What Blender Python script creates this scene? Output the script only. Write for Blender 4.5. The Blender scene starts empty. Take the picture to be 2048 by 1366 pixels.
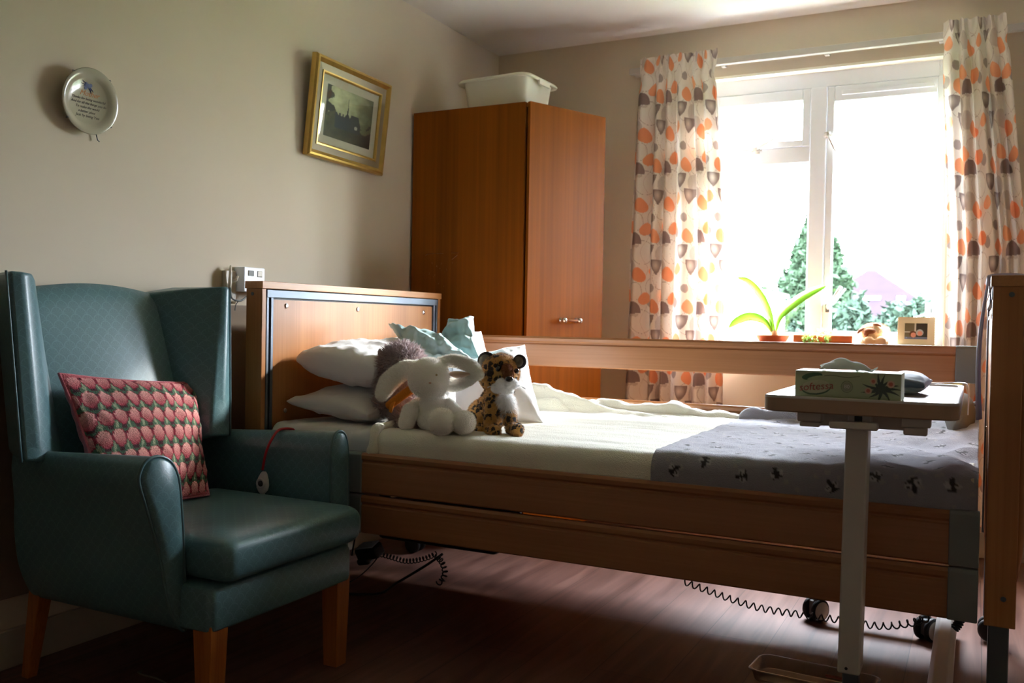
import bpy, bmesh, math, random
import numpy as np
from mathutils import Vector, Matrix, noise as mnoise
random.seed(7); rng = np.random.default_rng(7)
PI = math.pi
S = bpy.context.scene

# ---------------------------------------------------------------- camera, light, exposure
YAW, PITCH, ROLL, FPX = 0.4718727, -0.01951532, 0.01764865, 1820.37
CAMPOS = Vector((0.0, 0.0, 1.0))
CR = Matrix.Rotation(YAW, 3, 'Z') @ Matrix.Rotation(PI/2 + PITCH, 3, 'X') @ Matrix.Rotation(ROLL, 3, 'Z')
cd = bpy.data.cameras.new('camera'); cam = bpy.data.objects.new('camera', cd)
S.collection.objects.link(cam); S.camera = cam
cd.sensor_width = 36; cd.lens = FPX / 2048 * 36; cd.clip_start = 0.05
cam.matrix_world = Matrix.Translation(CAMPOS) @ CR.to_4x4()
cd.dof.use_dof = True; cd.dof.focus_distance = 2.6; cd.dof.aperture_fstop = 5.0

def ray(px, py): return CR @ Vector((px - 1024, -(py - 683), -FPX))
def at(px, py, y):                     # the point at depth plane y seen at photo pixel px, py
    d = ray(px, py); return CAMPOS + d * (y / d.y)
def atx(px, py, x):
    d = ray(px, py); return CAMPOS + d * (x / d.x)
def atz(px, py, z):
    d = ray(px, py); return CAMPOS + d * ((z - 1.0) / d.z)

S.view_settings.view_transform = 'Standard'; S.view_settings.look = 'None'
S.view_settings.gamma = 1.0; S.view_settings.use_curve_mapping = False
S.view_settings.exposure = 2.45
S.cycles.max_bounces = 10; S.cycles.diffuse_bounces = 6; S.cycles.glossy_bounces = 4
S.cycles.transmission_bounces = 6; S.cycles.transparent_max_bounces = 12
S.cycles.caustics_reflective = False; S.cycles.caustics_refractive = False
S.cycles.sample_clamp_indirect = 12

SKY = 15.0
w = bpy.data.worlds.new('overcast_sky'); S.world = w; w.use_nodes = True
nt = w.node_tree; nt.nodes.clear()
o = nt.nodes.new('ShaderNodeOutputWorld'); bg = nt.nodes.new('ShaderNodeBackground')
tc = nt.nodes.new('ShaderNodeTexCoord'); sx = nt.nodes.new('ShaderNodeSeparateXYZ'); cr = nt.nodes.new('ShaderNodeValToRGB')
cr.color_ramp.elements[0].position = 0.0; cr.color_ramp.elements[0].color = (0.31, 0.31, 0.31, 1)
cr.color_ramp.elements[1].position = 0.9; cr.color_ramp.elements[1].color = (1.0, 1.08, 1.24, 1)
e = cr.color_ramp.elements.new(0.02); e.color = (0.55, 0.57, 0.60, 1)
e = cr.color_ramp.elements.new(0.18); e.color = (0.75, 0.81, 0.92, 1)
e = cr.color_ramp.elements.new(0.5); e.color = (1.28, 1.37, 1.56, 1)
nt.links.new(tc.outputs['Generated'], sx.inputs[0]); nt.links.new(sx.outputs[2], cr.inputs[0])
nt.links.new(cr.outputs[0], bg.inputs[0]); bg.inputs[1].default_value = SKY
nt.links.new(bg.outputs[0], o.inputs[0])
sd = bpy.data.lights.new('hazy_sun', 'SUN'); sun = bpy.data.objects.new('hazy_sun', sd); S.collection.objects.link(sun)
sd.energy = 4.8; sd.angle = math.radians(9); sd.color = (1.0, 0.98, 0.94)
SUN_AZ, SUN_EL = math.radians(34), math.radians(25)     # azimuth measured from +y towards +x
sdir = Vector((math.sin(SUN_AZ)*math.cos(SUN_EL), math.cos(SUN_AZ)*math.cos(SUN_EL), math.sin(SUN_EL)))
sun.rotation_euler = (sdir).to_track_quat('Z', 'Y').to_euler()
pd = bpy.data.lights.new('window_portal', 'AREA'); po = bpy.data.objects.new('window_portal', pd); S.collection.objects.link(po)
pd.shape = 'RECTANGLE'; pd.size = 1.12; pd.size_y = 1.30; pd.cycles.is_portal = True
po.location = (-0.69, 4.72, 1.59); po.rotation_euler = (-PI/2, 0, 0)

# ---------------------------------------------------------------- materials
def lin(r, g, b):
    f = lambda c: (c/255/12.92) if c/255 <= 0.04045 else ((c/255+0.055)/1.055)**2.4
    return (f(r), f(g), f(b))
def mat(name, col=(0.5, 0.5, 0.5), rough=0.5, metal=0.0, spec=0.5, bump=0.0, bscale=200, var=0.0, vscale=6, coat=0, sheen=0, attr=False, trans=0, transl=0.0, alpha=None):
    m = bpy.data.materials.new(name); m.use_nodes = True; n = m.node_tree; N = n.nodes; L = n.links
    p = N['Principled BSDF']; out = N['Material Output']
    p.inputs['Roughness'].default_value = rough; p.inputs['Metallic'].default_value = metal
    p.inputs['Specular IOR Level'].default_value = spec
    p.inputs['Coat Weight'].default_value = coat; p.inputs['Sheen Weight'].default_value = sheen
    p.inputs['Transmission Weight'].default_value = trans
    t = N.new('ShaderNodeTexCoord')
    csock = None
    if attr:
        a = N.new('ShaderNodeVertexColor'); a.layer_name = 'col'; csock = a.outputs[0]
    if var > 0 or not attr:
        nz = N.new('ShaderNodeTexNoise'); nz.inputs['Scale'].default_value = vscale; nz.inputs['Detail'].default_value = 4
        L.new(t.outputs['Object'], nz.inputs['Vector'])
        mr = N.new('ShaderNodeMapRange'); mr.inputs[3].default_value = 1-var; mr.inputs[4].default_value = 1+var
        mr.inputs[1].default_value = 0.25; mr.inputs[2].default_value = 0.75
        L.new(nz.outputs[0], mr.inputs[0])
        mx = N.new('ShaderNodeMix'); mx.data_type = 'RGBA'; mx.blend_type = 'MULTIPLY'; mx.inputs[0].default_value = 1
        if csock: L.new(csock, mx.inputs[6])
        else: mx.inputs[6].default_value = (*col, 1)
        L.new(mr.outputs[0], mx.inputs[7]); csock = mx.outputs[2]
    L.new(csock, p.inputs['Base Color'])
    if bump > 0:
        b = N.new('ShaderNodeBump'); b.inputs['Strength'].default_value = bump; b.inputs['Distance'].default_value = 0.01
        nb = N.new('ShaderNodeTexNoise'); nb.inputs['Scale'].default_value = bscale; nb.inputs['Detail'].default_value = 5
        L.new(t.outputs['Object'], nb.inputs['Vector']); L.new(nb.outputs[0], b.inputs['Height']); L.new(b.outputs[0], p.inputs['Normal'])
    if transl > 0:
        tr = N.new('ShaderNodeBsdfTranslucent'); L.new(csock, tr.inputs[0]); ms = N.new('ShaderNodeMixShader'); ms.inputs[0].default_value = transl
        L.new(p.outputs[0], ms.inputs[1]); L.new(tr.outputs[0], ms.inputs[2]); L.new(ms.outputs[0], out.inputs[0])
    return m
def wood(name, c1, c2, axis='Z', scale=1.0, rough=0.35, coat=0.0, contrast=0.5, bands=0.0):
    m = mat(name, c1, rough, coat=coat); N = m.node_tree.nodes; L = m.node_tree.links; p = N['Principled BSDF']
    t = N.new('ShaderNodeTexCoord'); mp = N.new('ShaderNodeMapping')
    s = {'X': (0.6, 16, 16), 'Y': (16, 0.6, 16), 'Z': (16, 16, 0.6)}[axis]
    mp.inputs['Scale'].default_value = tuple(v*scale for v in s); L.new(t.outputs['Object'], mp.inputs[0])
    n1 = N.new('ShaderNodeTexNoise'); n1.inputs['Scale'].default_value = 1.0; n1.inputs['Detail'].default_value = 3; n1.inputs['Distortion'].default_value = 0.6
    L.new(mp.outputs[0], n1.inputs['Vector'])
    mp2 = N.new('ShaderNodeMapping'); mp2.inputs['Scale'].default_value = tuple((v*9 if v > 1 else v*3)*scale for v in s); L.new(t.outputs['Object'], mp2.inputs[0])
    n2 = N.new('ShaderNodeTexNoise'); n2.inputs['Scale'].default_value = 1.0; n2.inputs['Detail'].default_value = 4; L.new(mp2.outputs[0], n2.inputs['Vector'])
    ad = N.new('ShaderNodeMath'); ad.operation = 'MULTIPLY_ADD'; ad.inputs[1].default_value = 0.45; L.new(n2.outputs[0], ad.inputs[0]); 
    mu = N.new('ShaderNodeMath'); mu.operation = 'MULTIPLY'; mu.inputs[1].default_value = 0.55; L.new(n1.outputs[0], mu.inputs[0]); L.new(mu.outputs[0], ad.inputs[2])
    r = N.new('ShaderNodeValToRGB'); r.color_ramp.elements[0].position = 0.5-0.25*contrast-0.08; r.color_ramp.elements[0].color = (*c2, 1)
    r.color_ramp.elements[1].position = 0.5+0.25*contrast-0.02; r.color_ramp.elements[1].color = (*c1, 1)
    L.new(ad.outputs[0], r.inputs[0]); L.new(r.outputs[0], p.inputs['Base Color'])
    b = N.new('ShaderNodeBump'); b.inputs['Strength'].default_value = 0.08; b.inputs['Distance'].default_value = 0.002
    L.new(n2.outputs[0], b.inputs['Height']); L.new(b.outputs[0], p.inputs['Normal'])
    return m

M = {}
M['wall'] = mat('wall_paint', lin(216, 203, 182), 0.75, bump=0.04, bscale=45, var=0.02, vscale=2)
M['ceil'] = mat('ceiling_paint', lin(232, 226, 220), 0.85, bump=0.08, bscale=90)
M['white'] = mat('white_upvc', lin(240, 245, 255), 0.3)
M['offwhite'] = mat('cream_gloss_paint', lin(214, 206, 190), 0.4)
M['skirting'] = mat('skirting_paint', lin(170, 160, 145), 0.45)
M['beech'] = wood('beech_laminate', lin(188, 128, 74), lin(164, 104, 54), 'Z', 1.0, 0.38, contrast=0.6)
M['beech_x'] = wood('beech_laminate_lengthways', lin(170, 116, 76), lin(148, 96, 58), 'X', 1.0, 0.36, contrast=0.6)
M['beech_y'] = wood('beech_laminate_crossways', lin(200, 142, 86), lin(174, 114, 64), 'Y', 1.0, 0.36, contrast=0.6)
M['teak'] = wood('teak_veneer', lin(152, 84, 18), lin(88, 43, 8), 'Z', 0.4, 0.4, contrast=1.25)
M['teak'].node_tree.nodes['Principled BSDF'].inputs['Specular IOR Level'].default_value = 0.10
M['chairleg'] = wood('varnished_beech', lin(176, 104, 44), lin(140, 76, 28), 'Z', 1.5, 0.35)
M['alu'] = mat('brushed_aluminium', lin(112, 120, 130), 0.48, metal=0.85, var=0.05)
M['chrome'] = mat('chrome', lin(225, 225, 225), 0.08, metal=1.0)
M['black'] = mat('black_plastic', lin(18, 18, 20), 0.4)
M['rubber'] = mat('black_rubber', lin(22, 22, 22), 0.6)
M['greyplastic'] = mat('grey_plastic', lin(118, 122, 122), 0.5)
M['greymetal'] = mat('grey_painted_metal', lin(92, 98, 104), 0.35, metal=0.3)
M['whitemetal'] = mat('white_painted_metal', lin(196, 190, 184), 0.35)
M['tub'] = mat('white_tub_plastic', lin(246, 242, 226), 0.45, transl=0.15)
M['sheet'] = mat('white_cotton', lin(232, 232, 236), 0.85, bump=0.25, bscale=25, sheen=0.2)
M['sheet2'] = mat('grey_white_cotton', lin(210, 208, 206), 0.85, bump=0.25, bscale=25, sheen=0.2)
M['cream'] = mat('cream_fleece', lin(240, 237, 220), 0.95, bump=0.5, bscale=300, sheen=0.4)
M['teal'] = mat('pale_teal_cotton', lin(160, 190, 194), 0.8, bump=0.3, bscale=20, sheen=0.2)
M['bees'] = mat('grey_fleece_with_bees', rough=0.95, bump=0.5, bscale=320, sheen=0.4, attr=True)
M['curtain'] = mat('printed_curtain_cotton', rough=0.9, attr=True, transl=0.13, bump=0.1, bscale=400)
M['cushion'] = mat('strawberry_needlepoint', rough=0.9, attr=True, bump=0.8, bscale=330)
M['cushback'] = mat('pink_cushion_back', lin(190, 92, 104), 0.9, bump=0.4, bscale=200, sheen=0.3)
M['paint'] = mat('printed_paper', rough=0.6, attr=True)
M['glossprint'] = mat('glossy_print', rough=0.25, attr=True, coat=0.2)
M['gold'] = mat('gilt_frame', lin(206, 172, 96), 0.32, metal=0.75, var=0.12, vscale=30)
M['gold2'] = mat('grey_gold_inlay', lin(150, 138, 112), 0.45, metal=0.3)
M['mount'] = mat('picture_mount', lin(206, 200, 178), 0.8)
M['ceramic'] = mat('glazed_plate', lin(176, 170, 150), 0.2, coat=0.25)
M['bunny'] = mat('cream_plush', lin(252, 249, 242), 0.95, sheen=0.5)
M['hedge'] = mat('brown_grey_plush', lin(176, 158, 160), 0.95, sheen=0.5, transl=0.15, var=0.2, vscale=60)
M['orange'] = mat('orange_felt', lin(214, 128, 28), 0.9, bump=0.3)
M['chestfur'] = mat('white_plush', lin(250, 248, 246), 0.95, sheen=0.6, transl=0.3)
M['brownfur'] = mat('brown_short_plush', lin(142, 88, 56), 0.9)
M['darkfur'] = mat('dark_short_plush', lin(36, 28, 30), 0.9)
M['eye'] = mat('glass_eye', lin(20, 16, 14), 0.05, coat=1.0)
M['pinkfelt'] = mat('pale_pink_felt', lin(222, 190, 172), 0.9)
M['red'] = mat('red_cord', lin(176, 22, 34), 0.4)
M['switch'] = mat('switch_plastic', lin(214, 206, 204), 0.35)
M['terracotta'] = mat('terracotta', lin(196, 96, 52), 0.8, var=0.1, vscale=20)
M['leaf'] = mat('strap_leaf', lin(150, 190, 92), 0.4, transl=0.5, var=0.08, vscale=14)
M['leaf2'] = mat('small_leaf', lin(150, 186, 92), 0.6, transl=0.3)
M['petal'] = mat('pink_petal', lin(226, 120, 120), 0.6, transl=0.3)
M['stem'] = mat('stem_base', lin(196, 172, 130), 0.6)
M['towel'] = mat('white_lilac_towel', rough=0.95, attr=True, transl=0.2)
M['navy'] = mat('navy_fabric', lin(46, 56, 82), 0.6, sheen=0.5)
M['tissue'] = mat('white_tissue', lin(232, 232, 232), 0.9, transl=0.35)
M['laminate'] = mat('dark_table_laminate', lin(138, 120, 112), 0.25, var=0.05)
M['tableedge'] = mat('table_edge_trim', lin(172, 142, 116), 0.4, var=0.06)
M['yellow'] = mat('yellow_cloth', lin(222, 200, 96), 0.9)
M['taupe'] = mat('taupe_pad', lin(110, 104, 92), 0.9, bump=0.2)
M['ink'] = mat('black_ink', lin(44, 42, 44), 0.6)
M['inkorange'] = mat('orange_ink', lin(196, 128, 72), 0.6)
M['inkblue'] = mat('blue_glaze', lin(60, 74, 120), 0.4)
M['inkred'] = mat('red_print', lin(168, 84, 74), 0.6)
M['conifer'] = mat('conifer_foliage', lin(42, 55, 42), 0.9, spec=0.0, var=0.35, vscale=4)
M['shrub'] = mat('shrub_leaves', lin(42, 54, 46), 0.9, spec=0.0, var=0.45, vscale=5)
M['trunk'] = mat('bark', lin(80, 62, 48), 0.9)
M['lawn'] = mat('lawn_grass', lin(66, 88, 48), 1.0, var=0.2, vscale=2)
M['paving'] = mat('pale_paving', lin(206, 200, 188), 0.9, var=0.05, vscale=1)
M['roof'] = mat('pink_roof_tiles', lin(31, 26, 29), 0.9, spec=0.0, var=0.08, vscale=2)
M['render'] = mat('pale_render', lin(150, 150, 150), 0.9)
M['scuff'] = mat('scuff_marks', lin(190, 150, 120), 0.8)
M['board'] = mat('wall_guard_vinyl', lin(136, 116, 98), 0.6, var=0.03)

def glass():
    m = bpy.data.materials.new('window_glass'); m.use_nodes = True; N = m.node_tree.nodes; L = m.node_tree.links
    N.clear(); o = N.new('ShaderNodeOutputMaterial'); t = N.new('ShaderNodeBsdfTransparent'); g = N.new('ShaderNodeBsdfGlossy'); g.inputs['Roughness'].default_value = 0.02
    t.inputs[0].default_value = (0.97, 0.985, 0.98, 1)
    x = N.new('ShaderNodeMixShader'); lw = N.new('ShaderNodeLayerWeight'); lw.inputs[0].default_value = 0.5; pw = N.new('ShaderNodeMath'); pw.operation = 'POWER'; pw.inputs[1].default_value = 5
    f = N.new('ShaderNodeMath'); f.operation = 'MULTIPLY_ADD'; f.inputs[1].default_value = 0.9; f.inputs[2].default_value = 0.045; f.name = 'reflect'
    L.new(lw.outputs['Facing'], pw.inputs[0]); L.new(pw.outputs[0], f.inputs[0]); L.new(f.outputs[0], x.inputs[0]); L.new(t.outputs[0], x.inputs[1]); L.new(g.outputs[0], x.inputs[2]); L.new(x.outputs[0], o.inputs[0]); return m
M['glass'] = glass()
def clear_plastic():
    m = glass(); m.name = 'clear_plastic'; m.node_tree.nodes['Transparent BSDF'].inputs[0].default_value = (0.86, 0.86, 0.84, 1)
    m.node_tree.nodes['Glossy BSDF'].inputs['Roughness'].default_value = 0.12; m.node_tree.nodes['reflect'].inputs[2].default_value = 0.12; return m
M['clear'] = clear_plastic()

def floor_mat():
    m = mat('wood_effect_vinyl_planks', (0.2, 0.1, 0.07), 0.4, spec=0.35); N = m.node_tree.nodes; L = m.node_tree.links; p = N['Principled BSDF']
    t = N.new('ShaderNodeTexCoord'); mp = N.new('ShaderNodeMapping'); mp.inputs['Rotation'].default_value = (0, 0, PI/2); mp.inputs['Location'].default_value = (0.35, 0.05, 0)
    L.new(t.outputs['Object'], mp.inputs[0])
    bk = N.new('ShaderNodeTexBrick'); bk.offset = 0.37; bk.inputs['Scale'].default_value = 1; bk.inputs['Brick Width'].default_value = 1.25; bk.inputs['Row Height'].default_value = 0.2
    bk.inputs['Mortar Size'].default_value = 0.0012; bk.inputs['Mortar'].default_value = (*lin(84, 58, 50), 1)
    bk.inputs['Color1'].default_value = (*lin(134, 98, 86), 1); bk.inputs['Color2'].default_value = (*lin(112, 80, 72), 1); L.new(mp.outputs[0], bk.inputs[0])
    m2 = N.new('ShaderNodeMapping'); m2.inputs['Scale'].default_value = (22, 1.6, 1); L.new(t.outputs['Object'], m2.inputs[0])
    n1 = N.new('ShaderNodeTexNoise'); n1.inputs['Scale'].default_value = 1; n1.inputs['Detail'].default_value = 6; n1.inputs['Distortion'].default_value = 0.8; L.new(m2.outputs[0], n1.inputs['Vector'])
    r = N.new('ShaderNodeValToRGB'); r.color_ramp.elements[0].position = 0.35; r.color_ramp.elements[0].color = (0.62, 0.55, 0.52, 1); r.color_ramp.elements[1].position = 0.66; r.color_ramp.elements[1].color = (1.15, 1.12, 1.1, 1)
    L.new(n1.outputs[0], r.inputs[0])
    mx = N.new('ShaderNodeMix'); mx.data_type = 'RGBA'; mx.blend_type = 'MULTIPLY'; mx.inputs[0].default_value = 1; L.new(bk.outputs[0], mx.inputs[6]); L.new(r.outputs[0], mx.inputs[7]); L.new(mx.outputs[2], p.inputs['Base Color'])
    b = N.new('ShaderNodeBump'); b.inputs['Strength'].default_value = 0.15; b.inputs['Distance'].default_value = 0.002; L.new(n1.outputs[0], b.inputs['Height']); L.new(b.outputs[0], p.inputs['Normal'])
    mr = N.new('ShaderNodeMapRange'); mr.inputs[3].default_value = 0.34; mr.inputs[4].default_value = 0.5; L.new(n1.outputs[0], mr.inputs[0]); L.new(mr.outputs[0], p.inputs['Roughness'])
    return m
M['floor'] = floor_mat()

def fan_vinyl():
    # teal vinyl with a woven fan pattern: overlapping scallops in cloth space (uv in metres)
    m = mat('teal_fan_vinyl', lin(84, 122, 124), 0.36, spec=0.5); N = m.node_tree.nodes; L = m.node_tree.links; p = N['Principled BSDF']
    uv = N.new('ShaderNodeUVMap'); uv.uv_map = 'uv'; s = N.new('ShaderNodeSeparateXYZ'); L.new(uv.outputs[0], s.inputs[0])
    def M_(op, a, b=None, c=None):
        x = N.new('ShaderNodeMath'); x.operation = op
        for i, v in enumerate((a, b, c)):
            if v is None: continue
            if isinstance(v, (int, float)): x.inputs[i].default_value = v
            else: L.new(v, x.inputs[i])
        return x.outputs[0]
    P = 0.038; H = 0.019
    vv = M_('DIVIDE', s.outputs[1], H); uu = M_('DIVIDE', s.outputs[0], P)
    lines = None
    for k in (0, 1):
        row = M_('FLOOR', vv); base = M_('SUBTRACT', row, float(k)) if k else row
        par = M_('MULTIPLY', M_('MODULO', M_('ABSOLUTE', base), 2.0), 0.5)
        cx = M_('SUBTRACT', M_('FRACT', M_('ADD', uu, par)), 0.5)
        dy = M_('MULTIPLY', M_('SUBTRACT', vv, base), H/P)
        rr = M_('SQRT', M_('ADD', M_('MULTIPLY', cx, cx), M_('MULTIPLY', dy, dy)))
        ring = M_('LESS_THAN', M_('ABSOLUTE', M_('SUBTRACT', rr, 0.46)), 0.035)
        ang = M_('ARCTAN2', cx, dy); ins = M_('LESS_THAN', rr, 0.42)
        sp = M_('MULTIPLY', M_('MULTIPLY', M_('GREATER_THAN', M_('COSINE', M_('MULTIPLY', ang, 9.0)), 0.72), ins), 0.5)
        l = M_('MAXIMUM', ring, sp)
        lines = l if lines is None else M_('MAXIMUM', lines, M_('MULTIPLY', l, 0.9))
    nz = N.new('ShaderNodeTexNoise'); nz.inputs['Scale'].default_value = 260; L.new(uv.outputs[0], nz.inputs['Vector'])
    lf = M_('MULTIPLY', lines, M_('MULTIPLY', nz.outputs[0], 0.95))
    mx = N.new('ShaderNodeMix'); mx.data_type = 'RGBA'; mx.inputs[6].default_value = (*lin(80, 114, 120), 1); mx.inputs[7].default_value = (*lin(104, 140, 144), 1); L.new(lf, mx.inputs[0])
    L.new(mx.outputs[2], p.inputs['Base Color'])
    b = N.new('ShaderNodeBump'); b.inputs['Strength'].default_value = 0.12; b.inputs['Distance'].default_value = 0.002; L.new(nz.outputs[0], b.inputs['Height']); L.new(b.outputs[0], p.inputs['Normal'])
    return m
M['vinyl'] = fan_vinyl()
M['piping'] = mat('teal_piping', lin(78, 108, 112), 0.35)

def leopard_mat():
    m = mat('leopard_plush', lin(190, 140, 66), 0.95, sheen=0.5); N = m.node_tree.nodes; L = m.node_tree.links; p = N['Principled BSDF']
    t = N.new('ShaderNodeTexCoord'); nz = N.new('ShaderNodeTexNoise'); nz.inputs['Scale'].default_value = 40; L.new(t.outputs['Object'], nz.inputs['Vector'])
    mv = N.new('ShaderNodeMix'); mv.data_type = 'VECTOR'; mv.inputs[0].default_value = 0.035; L.new(t.outputs['Object'], mv.inputs[4]); L.new(nz.outputs[1], mv.inputs[5])
    v = N.new('ShaderNodeTexVoronoi'); v.inputs['Scale'].default_value = 47; v.inputs['Randomness'].default_value = 0.85; L.new(mv.outputs[1], v.inputs['Vector'])
    r = N.new('ShaderNodeValToRGB'); r.color_ramp.elements[0].position = 0.40; r.color_ramp.elements[0].color = (*lin(38, 26, 20), 1); r.color_ramp.elements[1].position = 0.47; r.color_ramp.elements[1].color = (*lin(200, 150, 78), 1)
    L.new(v.outputs[0], r.inputs[0]); L.new(r.outputs[0], p.inputs['Base Color']); return m
M['leopard'] = leopard_mat()

# ---------------------------------------------------------------- mesh helpers
ORG = {}                                                     # world origin of every object built so far
class MB:
    def __init__(s): s.v = []; s.f = []; s.c = None; s.mi = []
    def add(s, vs, fs, mi=0):
        b = len(s.v); s.v.extend([tuple(q) for q in vs]); s.f.extend([tuple(b+i for i in f) for f in fs]); s.mi.extend([mi]*len(fs)); return s
    def box(s, x0, x1, y0, y1, z0, z1, mi=0, mtx=None):
        vs = [Vector((x, y, z)) for z in (z0, z1) for y in (y0, y1) for x in (x0, x1)]
        if mtx: vs = [mtx @ q for q in vs]
        return s.add(vs, [(0,2,3,1), (4,5,7,6), (0,1,5,4), (2,6,7,3), (0,4,6,2), (1,3,7,5)], mi)
    def rings(s, R, closed=True, cap=True, mi=0, loop=False):
        n = len(R[0]); vs = [p for r in R for p in r]; fs = []
        m = len(R)
        for i in range(m if loop else m-1):
            for j in range(n if closed else n-1):
                a = i*n+j; b = i*n+(j+1) % n; c = ((i+1) % m)*n+(j+1) % n; d = ((i+1) % m)*n+j
                fs.append((a, b, c, d))
        if cap and closed and not loop: fs.append(tuple(range(n))[::-1]); fs.append(tuple((m-1)*n+j for j in range(n)))
        return s.add(vs, fs, mi)
    def tube(s, pts, r, n=8, mi=0, cap=True, flat=1.0, closed=False):
        pts = [Vector(p) for p in pts]; R = []; up = None
        for i, p in enumerate(pts):
            a = pts[(i-1) % len(pts)] if closed else pts[max(i-1, 0)]; b = pts[(i+1) % len(pts)] if closed else pts[min(i+1, len(pts)-1)]
            t = (b-a).normalized()
            if up is None:
                up = Vector((0, 0, 1)) if abs(t.z) < 0.9 else Vector((1, 0, 0))
            u = (up - t*up.dot(t)).normalized(); w_ = t.cross(u); up = u
            rr = r[i] if hasattr(r, '__len__') else r
            R.append([p + u*math.cos(2*PI*k/n)*rr*flat + w_*math.sin(2*PI*k/n)*rr for k in range(n)])
        return s.rings(R, cap=cap, mi=mi, loop=closed)
    def lathe(s, prof, c=(0, 0, 0), n=32, axis='Z', mi=0, mtx=None):
        R = []
        for r, h in prof:
            ring = []
            for k in range(n):
                a = 2*PI*k/n; x, y = r*math.cos(a), r*math.sin(a)
                p = {'Z': Vector((x, y, h)), 'X': Vector((h, x, y)), 'Y': Vector((y, h, x))}[axis]
                if mtx: p = mtx @ p
                ring.append(p + Vector(c))
            R.append(ring)
        return s.rings(R, cap=True, mi=mi)
    def sphere(s, c, r, n=16, m=10, mi=0):
        if not hasattr(r, '__len__'): r = (r, r, r)
        R = [[Vector(c)+Vector((r[0]*math.sin(PI*(i+.02)/(m+.04))*math.cos(2*PI*k/n), r[1]*math.sin(PI*(i+.02)/(m+.04))*math.sin(2*PI*k/n), -r[2]*math.cos(PI*(i+.02)/(m+.04)))) for k in range(n)] for i in range(m+1)]
        return s.rings(R, cap=True, mi=mi)
def base_of(co):
    mn = co.min(0); mx = co.max(0); return Vector(((mn[0]+mx[0])/2, (mn[1]+mx[1])/2, mn[2]))
def finish(name, me, mats, parent, smooth, bevel, sub, co, weld=False):
    if not isinstance(mats, (list, tuple)): mats = [mats]
    o = bpy.data.objects.new(name, me); S.collection.objects.link(o)
    for m in mats: me.materials.append(m)
    if parent is not None:
        org = ORG[parent.name]; o.parent = parent
    else:
        org = base_of(co); o.location = org
    me.vertices.foreach_set('co', (co - np.array(org)).astype(np.float32).ravel()); ORG[o.name] = org
    if weld:
        bm = bmesh.new(); bm.from_mesh(me); bmesh.ops.remove_doubles(bm, verts=bm.verts, dist=weld if weld is not True else 1e-5); bm.to_mesh(me); bm.free()
    if smooth: me.polygons.foreach_set('use_smooth', [True]*len(me.polygons))
    if bevel:
        b = o.modifiers.new('edges', 'BEVEL'); b.width = bevel; b.segments = 3; b.limit_method = 'ANGLE'; b.angle_limit = math.radians(35); b.harden_normals = True
        me.polygons.foreach_set('use_smooth', [True]*len(me.polygons))
    if sub: q = o.modifiers.new('subdivision', 'SUBSURF'); q.levels = sub; q.render_levels = sub
    me.update(); return o
def obj(name, mb, m, parent=None, smooth=False, bevel=0, sub=0, fixn=True):
    me = bpy.data.meshes.new(name); me.from_pydata([tuple(v) for v in mb.v], [], mb.f)
    if any(mb.mi): me.polygons.foreach_set('material_index', mb.mi)
    if fixn:
        bm = bmesh.new(); bm.from_mesh(me); bmesh.ops.recalc_face_normals(bm, faces=bm.faces); bm.to_mesh(me); bm.free()
    co = np.array([tuple(v) for v in mb.v])
    return finish(name, me, m, parent, smooth, bevel, sub, co)
def grid(name, P, m, parent=None, col=None, closed=False, smooth=True, uv=None, keep=None, thick=0):
    nu, nv = P.shape[:2]; co = P.reshape(-1, 3); I = np.arange(nu*nv).reshape(nu, nv)
    f = np.stack([I[:-1, :-1], I[1:, :-1], I[1:, 1:], I[:-1, 1:]], -1).reshape(-1, 4)
    if keep is not None: f = f[keep.reshape(-1)]
    me = bpy.data.meshes.new(name); me.from_pydata(co.tolist(), [], f.tolist())
    if col is not None:
        a = me.color_attributes.new('col', 'FLOAT_COLOR', 'POINT'); a.data.foreach_set('color', np.concatenate([col.reshape(-1, 3), np.ones((nu*nv, 1))], 1).astype(np.float32).ravel())
    o = finish(name, me, m, parent, smooth, 0, 0, co)
    if thick: q = o.modifiers.new('thickness', 'SOLIDIFY'); q.thickness = thick; q.offset = 0
    return o
def boxuv(o):
    me = o.data; me.update(); u = me.uv_layers.new(name='uv'); org = ORG[o.name]
    for p in me.polygons:
        n = p.normal; ax = max(range(3), key=lambda i: abs(n[i]))
        for li in p.loop_indices:
            c = me.vertices[me.loops[li].vertex_index].co + org
            u.data[li].uv = {0: (c.y, c.z), 1: (c.x, c.z), 2: (c.y, -c.x)}[ax]
def thing(name, label, cat, loc, group=None):
    o = bpy.data.objects.new(name, None); S.collection.objects.link(o); o.location = loc; o.empty_display_size = 0.05
    o['label'] = label; o['category'] = cat; ORG[o.name] = Vector(loc)
    if group: o['group'] = group
    return o
def tag(o, label, cat, group=None, kind=None):
    o['label'] = label; o['category'] = cat
    if group: o['group'] = group
    if kind: o['kind'] = kind
    return o
def struct(o, label=None):
    o['kind'] = 'structure'
    if label: o['label'] = label
    return o
def curve(ctrl, n=24):                                       # Catmull-Rom through control points
    c = [Vector(p) for p in ctrl]; c = [c[0]*2-c[1]] + c + [c[-1]*2-c[-2]]; out = []
    seg = len(c)-3; per = max(2, n//seg)
    for i in range(seg):
        a, b, d, e_ = c[i:i+4]
        for k in range(per):
            t = k/per; out.append(0.5*((2*b)+(d-a)*t+(2*a-5*b+4*d-e_)*t*t+(3*b-a-3*d+e_)*t**3))
    out.append(c[-2]); return out
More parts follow.
